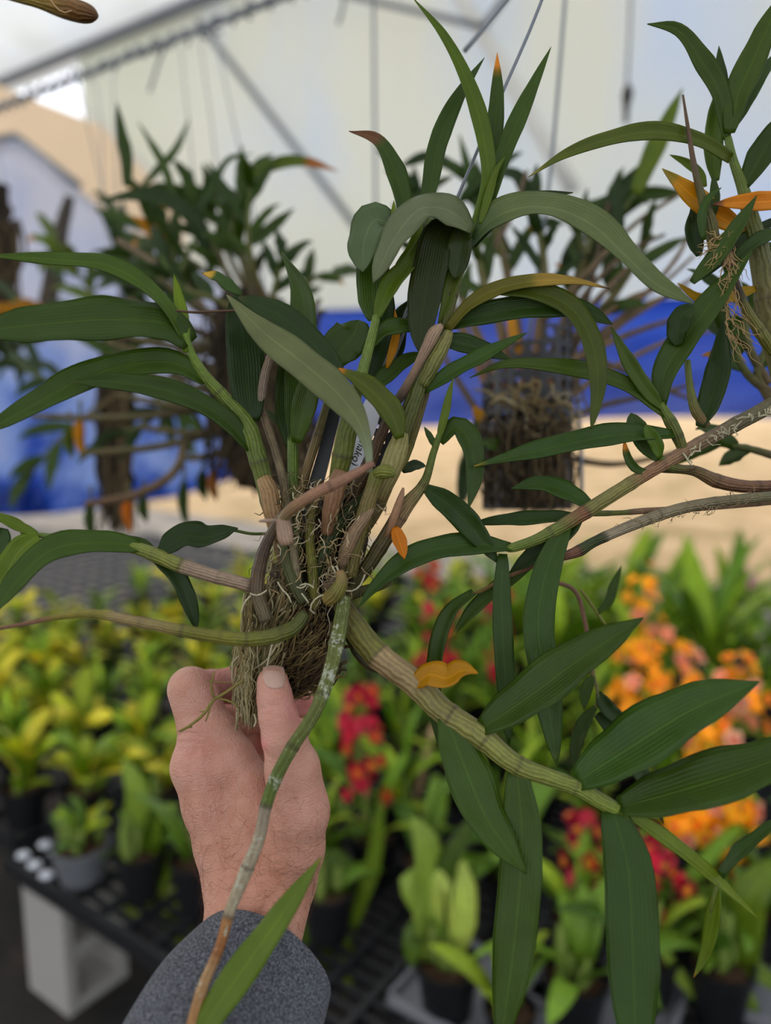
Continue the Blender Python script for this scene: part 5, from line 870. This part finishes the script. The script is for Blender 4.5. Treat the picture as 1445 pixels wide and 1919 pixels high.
leaf(c, [(1330, 420), (1340, 370), (1338, 340), (1337, 325)], .465, .465, 20, 10, 10, GR, n=10); leaf(c, [(1320, 450), (1318, 400), (1330, 370), (1352, 352)], .458, .455, 16, 30, 30, GB, n=12); leaf(c, [(1322, 350), (1310, 325), (1285, 305), (1255, 290)], .475, .48, 16, 20, 20, GL, n=12)
leaf(c, [(1310, 480), (1298, 430), (1300, 400), (1296, 380)], .475, .475, 30, 10, 10, GD); leaf(c, [(1420, 540), (1350, 560), (1310, 560), (1270, 530)], .476, .476, 24, 15, 20, (170, 150, 40)); leaf(c, [(1390, 480), (1450, 470), (1490, 480)], .482, .485, 30, 10, 20, GR, n=12)
cane(R_, [(1340, 480, .465, 10), (1332, 420, .462, 13), (1318, 378, .46, 9), (1303, 320, .458, 6), (1291, 250, .457, 4), (1280, 178, .456, 2)], [(0, (110, 104, 56)), (.35, (104, 108, 54)), (.6, (116, 92, 70)), (1, (124, 98, 76))], (.3, .55), ns=10)
c = cane(R_, [(1450, 660, .465, 12), (1430, 630, .462, 12), (1402, 585, .46, 9), (1380, 535, .458, 8), (1368, 490, .456, 9), (1358, 438, .455, 6)], [(0, (120, 124, 50)), (.4, (130, 128, 60)), (.55, (60, 48, 38)), (.7, (130, 100, 72)), (1, (150, 110, 90))], (.2, .5), ns=12)
rt = [(rpath((1358 + rng.normal(0, 4), 436 + rng.uniform(0, 10)), (1358 + rng.uniform(-55, 20), 436 + rng.uniform(-4, 70)), .455, .45, rng.uniform(.6, 1.1), 4, 8), (180, 150, 100)) for _ in range(26)] + [(rpath((1366 + rng.normal(0, 5), 450 + 180 * k), (1366 + 40 * k + rng.uniform(-30, 40), 480 + 180 * k + rng.uniform(0, 50)), .452, .45, rng.uniform(.6, 1.1), 5, 4), (170, 140, 96)) for k in np.linspace(0, 1, 36)]
rt += [(rpath((1280 + 165 * k, 846 - 85 * k), (1250 + 165 * k + rng.uniform(-10, 60), 850 - 85 * k + rng.uniform(-10, 30)), .462, .455, rng.uniform(1.0, 2.2), 5, 3), PALE) for k in np.linspace(0, 1, 16)] + [(rpath((1180 + 250 * k, 984 - 50 * k), (1160 + 250 * k + rng.uniform(-20, 20), 990 - 50 * k + rng.uniform(-30, 10)), .452, .45, .8, 4), (150, 130, 96)) for k in np.linspace(0, 1, 30)]
root_mass(R_, 'roots', rt)
for pts in ([(1400, 600), (1430, 560), (1445, 520), (1470, 480)], [(1440, 720), (1400, 640), (1395, 580), (1360, 520)], [(1450, 740), (1400, 700), (1370, 640), (1350, 600)], [(1450, 760), (1420, 700), (1440, 640), (1430, 580)]): leafy_cane(R_, [(x, y, .56) for x, y in pts], 4, 110, 26, GR, r0=9)
c = leafy_cane(R_, [(1470, 860, .55), (1400, 840, .55), (1330, 830, .55)], 3, 90, 26, GR, r0=8)
# pseudobulb poking in at the top left corner
K_ = empty('orchid_cane', P(60, 0, .5), 'yellow-brown fat cane tip poking in at the top left corner', 'plant')
k = cane(K_, [(-60, -30, .5, 8), (40, -2, .5, 8), (70, 2, .5, 12), (120, 14, .5, 19), (160, 24, .5, 18), (176, 28, .5, 12), (183, 30, .5, 4)], [(0, (150, 120, 90)), (.35, (150, 130, 70)), (.5, (160, 140, 40)), (.8, (140, 100, 40)), (1, (120, 80, 40))], (), ns=18)
root_mass(K_, 'tie_string', [(np.array([(88, -10, .485, 1.2), (104, 12, .478, 1.4), (118, 24, .478, 1.6), (134, 20, .478, 1.3)]), (190, 150, 110))])
# ------------------------------------------------------------ the person: hand, wrist and sleeve
def surface_nets(Fv, org, h):
    s = Fv < 0; nx, ny, nz = Fv.shape; cs = [(i, j, k) for i in (0, 1) for j in (0, 1) for k in (0, 1)]
    sl = lambda o: (slice(o[0], nx - 1 + o[0]), slice(o[1], ny - 1 + o[1]), slice(o[2], nz - 1 + o[2]))
    cnt_ = sum(s[sl(o)].astype(np.int8) for o in cs); mask = (cnt_ > 0) & (cnt_ < 8); idx = np.full(mask.shape, -1, np.int64); cells = np.argwhere(mask); idx[mask] = np.arange(len(cells))
    acc = np.zeros((len(cells), 3)); num = np.zeros(len(cells))
    for a in cs:
        for ax in range(3):
            if a[ax]: continue
            b_ = list(a); b_[ax] = 1; fa = Fv[sl(a)][mask]; fb = Fv[sl(tuple(b_))][mask]; cr = (fa < 0) != (fb < 0); t_ = np.where(cr, fa / np.where(cr, fa - fb, 1), 0)
            p_ = np.array(a, float) + np.outer(t_, np.eye(3)[ax]); acc += p_ * cr[:, None]; num += cr
    V = (cells + acc / num[:, None]) * h + org; F = []
    for ax in range(3):
        o1, o2 = [(1, 2), (2, 0), (0, 1)][ax]; n_ = [slice(None)] * 3; hi = list(n_); lo = list(n_); lo[ax] = slice(0, -1); hi[ax] = slice(1, None); d = s[tuple(lo)] != s[tuple(hi)]; e = np.argwhere(d); e = e[(e[:, o1] > 0) & (e[:, o2] > 0) & (e[:, o1] < Fv.shape[o1] - 1) & (e[:, o2] < Fv.shape[o2] - 1)]
        q = []
        for da, db in ((-1, -1), (0, -1), (0, 0), (-1, 0)):
            c_ = e.copy(); c_[:, o1] += da; c_[:, o2] += db; q.append(idx[c_[:, 0], c_[:, 1], c_[:, 2]])
        q = np.stack(q, 1); fl = s[e[:, 0], e[:, 1], e[:, 2]]; q[~fl] = q[~fl][:, ::-1]; F.append(q)
    return V, np.concatenate(F)
def cs(x, y, d): return np.array([(x - IW / 2) / FPX * d, -(y - IH / 2) / FPX * d, d])     # camera space (right, up, forward)
def cone(p_, a, ra, b_, rb):
    ba = b_ - a; L2 = ba @ ba; t_ = np.clip(((p_ - a) @ ba) / L2, 0, 1); return np.linalg.norm(p_ - a - t_[:, None] * ba, axis=1) - (ra + (rb - ra) * t_)
def smin(a, b_, k): h_ = np.clip(.5 + .5 * (b_ - a) / k, 0, 1); return b_ * (1 - h_) + a * h_ - k * h_ * (1 - h_)
DZ = .0
CH = {  # chains of (x, y, distance, radius px)
 'palm': ([[(372, 1436, .456, 50), (396, 1510, .455, 50), (420, 1585, .453, 52), (442, 1650, .447, 58), (442, 1740, .43, 56), (440, 1830, .415, 48), (430, 1900, .40, 40)],
           [(470, 1470, .452, 40), (480, 1540, .450, 50), (490, 1620, .448, 58), (500, 1700, .437, 60), (490, 1830, .415, 50), (480, 1900, .40, 42)],
           [(548, 1440, .430, 48), (560, 1520, .432, 53), (550, 1590, .436, 55), (530, 1650, .44, 60), (512, 1720, .434, 56), (505, 1830, .415, 50), (490, 1900, .40, 42)],
           [(400, 1425, .478, 44), (425, 1520, .478, 48), (460, 1640, .465, 56), (460, 1760, .44, 56)], [(425, 1440, .498, 40), (455, 1530, .495, 44), (480, 1640, .475, 52)], [(455, 1465, .515, 34), (490, 1550, .505, 40), (505, 1640, .48, 48)], [(540, 1500, .46, 44), (530, 1580, .47, 46), (510, 1660, .462, 50)]], 20),
 'index': ([[(372, 1436, .456, 49), (374, 1368, .458, 37), (357, 1292, .462, 43)], [(412, 1432, .455, 46), (398, 1370, .457, 38), (380, 1312, .461, 34)]], 16),
 'web': ([[(470, 1470, .452, 38), (440, 1420, .454, 36), (415, 1370, .456, 30)]], 18),
 'indexmid': ([[(356, 1288, .463, 34), (395, 1288, .475, 32), (440, 1284, .49, 34), (500, 1292, .497, 31), (540, 1310, .492, 27)]], 8),
 'middle': ([[(400, 1425, .478, 42), (392, 1345, .50, 36)], [(392, 1345, .50, 34), (460, 1345, .515, 32), (520, 1338, .508, 28), (562, 1318, .496, 24), (568, 1308, .494, 19)]], 10),
 'ring': ([[(425, 1440, .498, 38), (420, 1375, .522, 33)], [(420, 1375, .522, 33), (490, 1378, .532, 30), (555, 1370, .515, 26)]], 10),
 'pinky': ([[(455, 1465, .515, 33), (450, 1415, .535, 29)], [(450, 1415, .535, 28), (510, 1420, .54, 26), (560, 1418, .525, 22)]], 10),
 'thumb': ([[(511, 1279, .431, 30), (515, 1308, .428, 32), (521, 1342, .426, 35), (533, 1385, .425, 41), (548, 1440, .427, 49), (560, 1520, .432, 53)]], 10)}
org = np.array([-.150, -.300, .355]); top = np.array([-.024, -.078, .575]); hgrid = .0014
nx_, ny_, nz_ = (np.ceil((top - org) / hgrid)).astype(int) + 1
gx, gy, gz = np.meshgrid(*(org[i] + hgrid * np.arange(n_) for i, n_ in enumerate((nx_, ny_, nz_))), indexing='ij'); GP = np.stack([gx, gy, gz], -1).reshape(-1, 3)
def hand_sdf(p_):
    parts = {}
    for key, (chains, k) in CH.items():
        f_ = None
        for ch in chains:
            for a, b_ in zip(ch[:-1], ch[1:]):
                v_ = cone(p_, cs(*a[:3]), a[3] / FPX * a[2], cs(*b_[:3]), b_[3] / FPX * b_[2]); f_ = v_ if f_ is None else smin(f_, v_, k * .45 / FPX)
        parts[key] = f_
    k0 = .45 / FPX; out = smin(parts['palm'], parts['index'], 14 * k0); out = smin(out, parts['web'], 16 * k0)
    for key, k in (('thumb', 12), ('indexmid', 8), ('middle', 6), ('ring', 6), ('pinky', 6)): out = smin(out, parts[key], k * k0)
    return np.maximum(out, (p_[:, 2] - .0) * 0 + (cs(0, 1985, .38)[1] - p_[:, 1]))
Fg = np.concatenate([hand_sdf(GP[i:i + 400000]) for i in range(0, len(GP), 400000)]).reshape(nx_, ny_, nz_)
Vh, Fh = surface_nets(Fg, org, hgrid)
def relax(V, F, it):
    E = np.unique(np.sort(np.concatenate([F[:, [0, 1]], F[:, [1, 2]], F[:, [2, 3]], F[:, [3, 0]]]), 1), axis=0)
    for _ in range(it):
        a = np.zeros_like(V); n_ = np.zeros(len(V)); np.add.at(a, E[:, 0], V[E[:, 1]]); np.add.at(a, E[:, 1], V[E[:, 0]]); np.add.at(n_, E[:, 0], 1); np.add.at(n_, E[:, 1], 1); V = V * .5 + a / n_[:, None] * .5
    return V
Vh = relax(Vh, Fh, 2)
# knuckle folds, tendons and creases pressed into the surface: polyline, width px, depth mm (+ out)
nrm_ = np.zeros_like(Vh); fn = np.cross(Vh[Fh[:, 1]] - Vh[Fh[:, 0]], Vh[Fh[:, 3]] - Vh[Fh[:, 0]])
for i in range(4): np.add.at(nrm_, Fh[:, i], fn)
nrm_ /= np.linalg.norm(nrm_, axis=1)[:, None] + 1e-12
px_ = np.stack([IW / 2 + FPX * Vh[:, 0] / Vh[:, 2], IH / 2 - FPX * Vh[:, 1] / Vh[:, 2]], 1); front = np.clip(-nrm_[:, 2] * 2, 0, 1) * (Vh[:, 2] < .475)
FOLDS = [([(355, 1430), (372, 1500), (390, 1580)], 9, .7), ([(330, 1378), (350, 1374), (375, 1380)], 4, -.7), ([(335, 1392), (358, 1390), (385, 1396)], 4, -.5), ([(338, 1405), (362, 1404), (380, 1408)], 4, -.4), ([(360, 1412), (356, 1440), (362, 1470)], 6, -.5),
         ([(378, 1408), (378, 1440), (386, 1475)], 6, .4), ([(494, 1328), (515, 1322), (545, 1330)], 4, -.45), ([(494, 1340), (520, 1334), (550, 1338)], 4, -.45), ([(500, 1318), (520, 1330), (546, 1346)], 3.5, -.3), ([(402, 1262), (400, 1280), (404, 1300)], 4, -.8), ([(340, 1258), (375, 1262), (395, 1280)], 4, -.4),
         ([(470, 1385), (490, 1405), (504, 1420)], 5, -.6), ([(408, 1600), (470, 1606), (560, 1598)], 3, -.3), ([(405, 1618), (470, 1624), (560, 1616)], 3, -.3), ([(402, 1640), (470, 1645), (560, 1640)], 3, -.3), ([(520, 1560), (528, 1620), (530, 1690)], 10, .5), ([(440, 1560), (446, 1630), (446, 1690)], 9, -.4)]
disp = np.zeros(len(Vh))
for line, wd, dp in FOLDS:
    q = spline(np.array(line, float), 16); dm = np.sqrt(((px_[:, None] - q[None]) ** 2).sum(-1)).min(1); disp += 1.7 * dp * .001 * np.exp(-(dm / wd) ** 2) * front
Vh = Vh + nrm_ * disp[:, None]
Wd = lambda c_: CAM + c_[:, :1] * RIGHT + c_[:, 1:2] * UP + c_[:, 2:3] * FWD
m, t, N, Lk, b = nmat('skin'); at = node(N, 'ShaderNodeAttribute', attribute_name='Col')
n1 = noise(N, Lk, 90, 4); n2 = noise(N, Lk, 1400, 3); vo = N.new('ShaderNodeTexVoronoi'); vo.inputs['Scale'].default_value = 900; tc = N.new('ShaderNodeTexCoord'); Lk.new(tc.outputs['Object'], vo.inputs[0])
cc = hsv(N, Lk, at.outputs['Color'], math_(N, Lk, 'MULTIPLY_ADD', n1, .36, .82), math_(N, Lk, 'MULTIPLY_ADD', n1, -.3, 1.15)); Lk.new(cc, b.inputs['Base Color']); b.inputs['Roughness'].default_value = .5; b.inputs['Specular IOR Level'].default_value = .35
b.inputs['Subsurface Weight'].default_value = .15; b.inputs['Subsurface Radius'].default_value = (.004, .0015, .0008); b.inputs['Subsurface Scale'].default_value = 1.0
mp = N.new('ShaderNodeMapping'); mp.inputs['Scale'].default_value = (.35, .6, 1.6); Lk.new(tc.outputs['Object'], mp.inputs[0]); n4 = noise(N, Lk, 520, 4, rough=.65, vec=mp.outputs[0])
bump(N, Lk, math_(N, Lk, 'ADD', math_(N, Lk, 'MULTIPLY_ADD', n2, .5, math_(N, Lk, 'MULTIPLY', vo.outputs['Distance'], .7)), math_(N, Lk, 'MULTIPLY', n4, 1.6)), .55, .0011, b); M['skin'] = m
sk = np.broadcast_to(lin((206, 152, 130)), (len(Vh), 3)).copy()
for (x, y, r_, col_, k_) in ((365, 1400, 45, (206, 140, 124), .6), (420, 1275, 45, (214, 138, 128), .8), (570, 1320, 40, (218, 136, 130), .9), (515, 1330, 45, (208, 146, 130), .5), (330, 1300, 45, (212, 158, 136), .5), (480, 1640, 110, (200, 134, 104), .7), (590, 1500, 60, (212, 150, 132), .5), (490, 1395, 14, (220, 130, 124), .8)):
    g_ = (k_ * np.exp(-((px_ - [x, y]) ** 2).sum(1) / r_ ** 2))[:, None]; sk = sk * (1 - g_) + lin(col_) * g_
hand_o = P(470, 1700, .44); PER = empty('person', P(440, 1950, .38), 'hand in a grey heather sleeve reaching up to hold the orchid mount', 'person'); po = origin(PER)
body = obj('hand_and_forearm', mesh('hand_and_forearm', Wd(Vh) - po, Fh, M['skin'], sk), PER); sm = body.modifiers.new('subd', 'SUBSURF'); sm.levels = 1; sm.render_levels = 1
# thumb nail laid on the thumb
def surf(x, y, lo=.39, hi=.46):
    ds_ = np.linspace(lo, hi, 200); p_ = np.array([cs(x, y, d) for d in ds_]); f_ = hand_sdf(p_); k = np.argmax(f_ < 0) if (f_ < 0).any() else int(np.argmin(f_)); return ds_[k]
nu, nv = 9, 9; nailp = []
for j in range(nv):
    for i in range(nu):
        u = i / (nu - 1) * 2 - 1; v = j / (nv - 1) * 2 - 1; a = u * math.sqrt(max(0, 1 - .42 * v * v * (1 if v > 0 else .35))); x = 514 + a * 21 + v * 2.0; y = 1269 + v * 22 * math.sqrt(max(0, 1 - .35 * u * u)); nailp.append((x, y, surf(x, y)))
nailp = np.array(nailp); dn = nailp[:, 2].reshape(nv, nu)
for _ in range(2): dn[1:-1, 1:-1] = (dn[1:-1, 1:-1] + dn[:-2, 1:-1] + dn[2:, 1:-1] + dn[1:-1, :-2] + dn[1:-1, 2:]) / 5
nailp[:, 2] = dn.ravel() - .0005; NV = np.array([P(*q) for q in nailp]); NV2 = NV + FWD * .0009; ff = [[j * nu + i, (j + 1) * nu + i, (j + 1) * nu + i + 1, j * nu + i + 1] for j in range(nv - 1) for i in range(nu - 1)]; m0 = nu * nv
rg = list(range(nu)) + [j * nu + nu - 1 for j in range(1, nv)] + [(nv - 1) * nu + i for i in range(nu - 2, -1, -1)] + [j * nu for j in range(nv - 2, 0, -1)]
ff = ff + [[q + m0 for q in z][::-1] for z in ff] + [[rg[i], rg[(i + 1) % len(rg)], rg[(i + 1) % len(rg)] + m0, rg[i] + m0] for i in range(len(rg))]
M['nail'] = simple('nail', (196, 158, 140), .3, .5, 200, .1); obj('thumbnail', mesh('thumbnail', np.concatenate([NV, NV2]) - po, ff, M['nail']), PER)
# arm hair
sel = np.where((px_[:, 1] > 1480) & (px_[:, 1] < 1740) & (nrm_[:, 2] < .25) & (Vh[:, 2] < .47))[0]; sel = rng.choice(sel, 620, False); hv = MB()
for i in sel:
    wgt = (px_[i, 1] - 1440) / 200
    if rng.uniform() > wgt: continue
    p0 = Wd(Vh[i:i + 1])[0] - po; n_ = nrm_[i, 0] * RIGHT + nrm_[i, 1] * UP + nrm_[i, 2] * FWD; t_ = rng.normal(0, .6) * RIGHT + rng.normal(-.3, .5) * UP; t_ -= (t_ @ n_) * n_; t_ /= np.linalg.norm(t_) + 1e-9; L = rng.uniform(.006, .014); c_ = rng.normal(0, .35)
    s_ = np.linspace(0, 1, 6)[:, None]; side = np.cross(n_, t_); hv.tube(p0 + t_ * L * s_ + n_ * (.0022 * np.sin(s_ * 2.4)) + side * c_ * L * s_ ** 2, np.linspace(.00006, .00003, 6), 3, lin((96, 60, 44)))
o = obj('arm_hair', hv.mesh('arm_hair', M['plain']), PER); o['kind'] = 'stuff'
# sleeve: a cuff of heather knit round the wrist
m, t, N, Lk, b = nmat('heather_knit'); f1 = noise(N, Lk, 900, 3); f2 = noise(N, Lk, 2600, 2); c = ramp(N, Lk, math_(N, Lk, 'MULTIPLY_ADD', f2, .5, math_(N, Lk, 'MULTIPLY', f1, .5)), [(.40, (34, 36, 42)), (.5, (82, 85, 92)), (.60, (140, 143, 150))]); Lk.new(c, b.inputs['Base Color']); b.inputs['Roughness'].default_value = .95; b.inputs['Specular IOR Level'].default_value = .1; b.inputs['Sheen Weight'].default_value = .15
bump(N, Lk, f2, .9, .0012, b); M['knit'] = m
rings = []   # (centre x, y, d, half width px, half depth px, lean px)
for cx, cy, d, hw, hd in ((506, 1796, .424, 118, 92), (500, 1800, .424, 134, 108), (490, 1815, .421, 143, 116), (470, 1850, .413, 156, 122), (445, 1895, .403, 168, 126), (415, 1955, .388, 178, 128), (375, 2040, .366, 184, 130), (330, 2140, .34, 190, 134)): rings.append((P(cx, cy, d), hw / FPX * d, hd / FPX * d))
axis = rings[-1][0] - rings[1][0]; axis /= np.linalg.norm(axis); ux = P(620, 1880, .424) - P(383, 1712, .424); ux -= (ux @ axis) * axis; ux /= np.linalg.norm(ux); uy = np.cross(axis, ux); uy = uy if uy @ FWD < 0 else -uy; ns_ = 64; SV = []; inner = []
for q, (c_, hw, hd) in enumerate(rings):
    for th in np.linspace(0, 2 * np.pi, ns_, endpoint=False):
        wv = 1 + .018 * math.sin(3 * th + q * .9) + .012 * math.sin(5 * th - q * 1.3) + (.012 * math.sin(2 * th + q * 2.1) if q > 2 else 0); p_ = c_ + ux * hw * math.cos(th) * wv + uy * hd * math.sin(th) * wv; SV.append(p_); inner.append(c_ + (p_ - c_) * (1 - .0035 / max(hw, .02)))
SV = np.array(SV); inner = np.array(inner); nr = len(rings); m0 = len(SV); SF = []
for i in range(nr - 1):
    for j in range(ns_):
        a, b2 = i * ns_ + j, i * ns_ + (j + 1) % ns_; SF.append([a, b2, b2 + ns_, a + ns_]); SF.append([m0 + a, m0 + a + ns_, m0 + b2 + ns_, m0 + b2])
for j in range(ns_):
    a, b2 = j, (j + 1) % ns_; SF.append([a, m0 + a, m0 + b2, b2]); e0 = (nr - 1) * ns_; SF.append([e0 + a, e0 + b2, m0 + e0 + b2, m0 + e0 + a])
sl_ = obj('sleeve', mesh('sleeve', np.concatenate([SV, inner]) - po, SF, M['knit']), PER); sl_['label'] = 'grey heather knit sleeve cuff'; sm = sl_.modifiers.new('subd', 'SUBSURF'); sm.levels = 1; sm.render_levels = 2
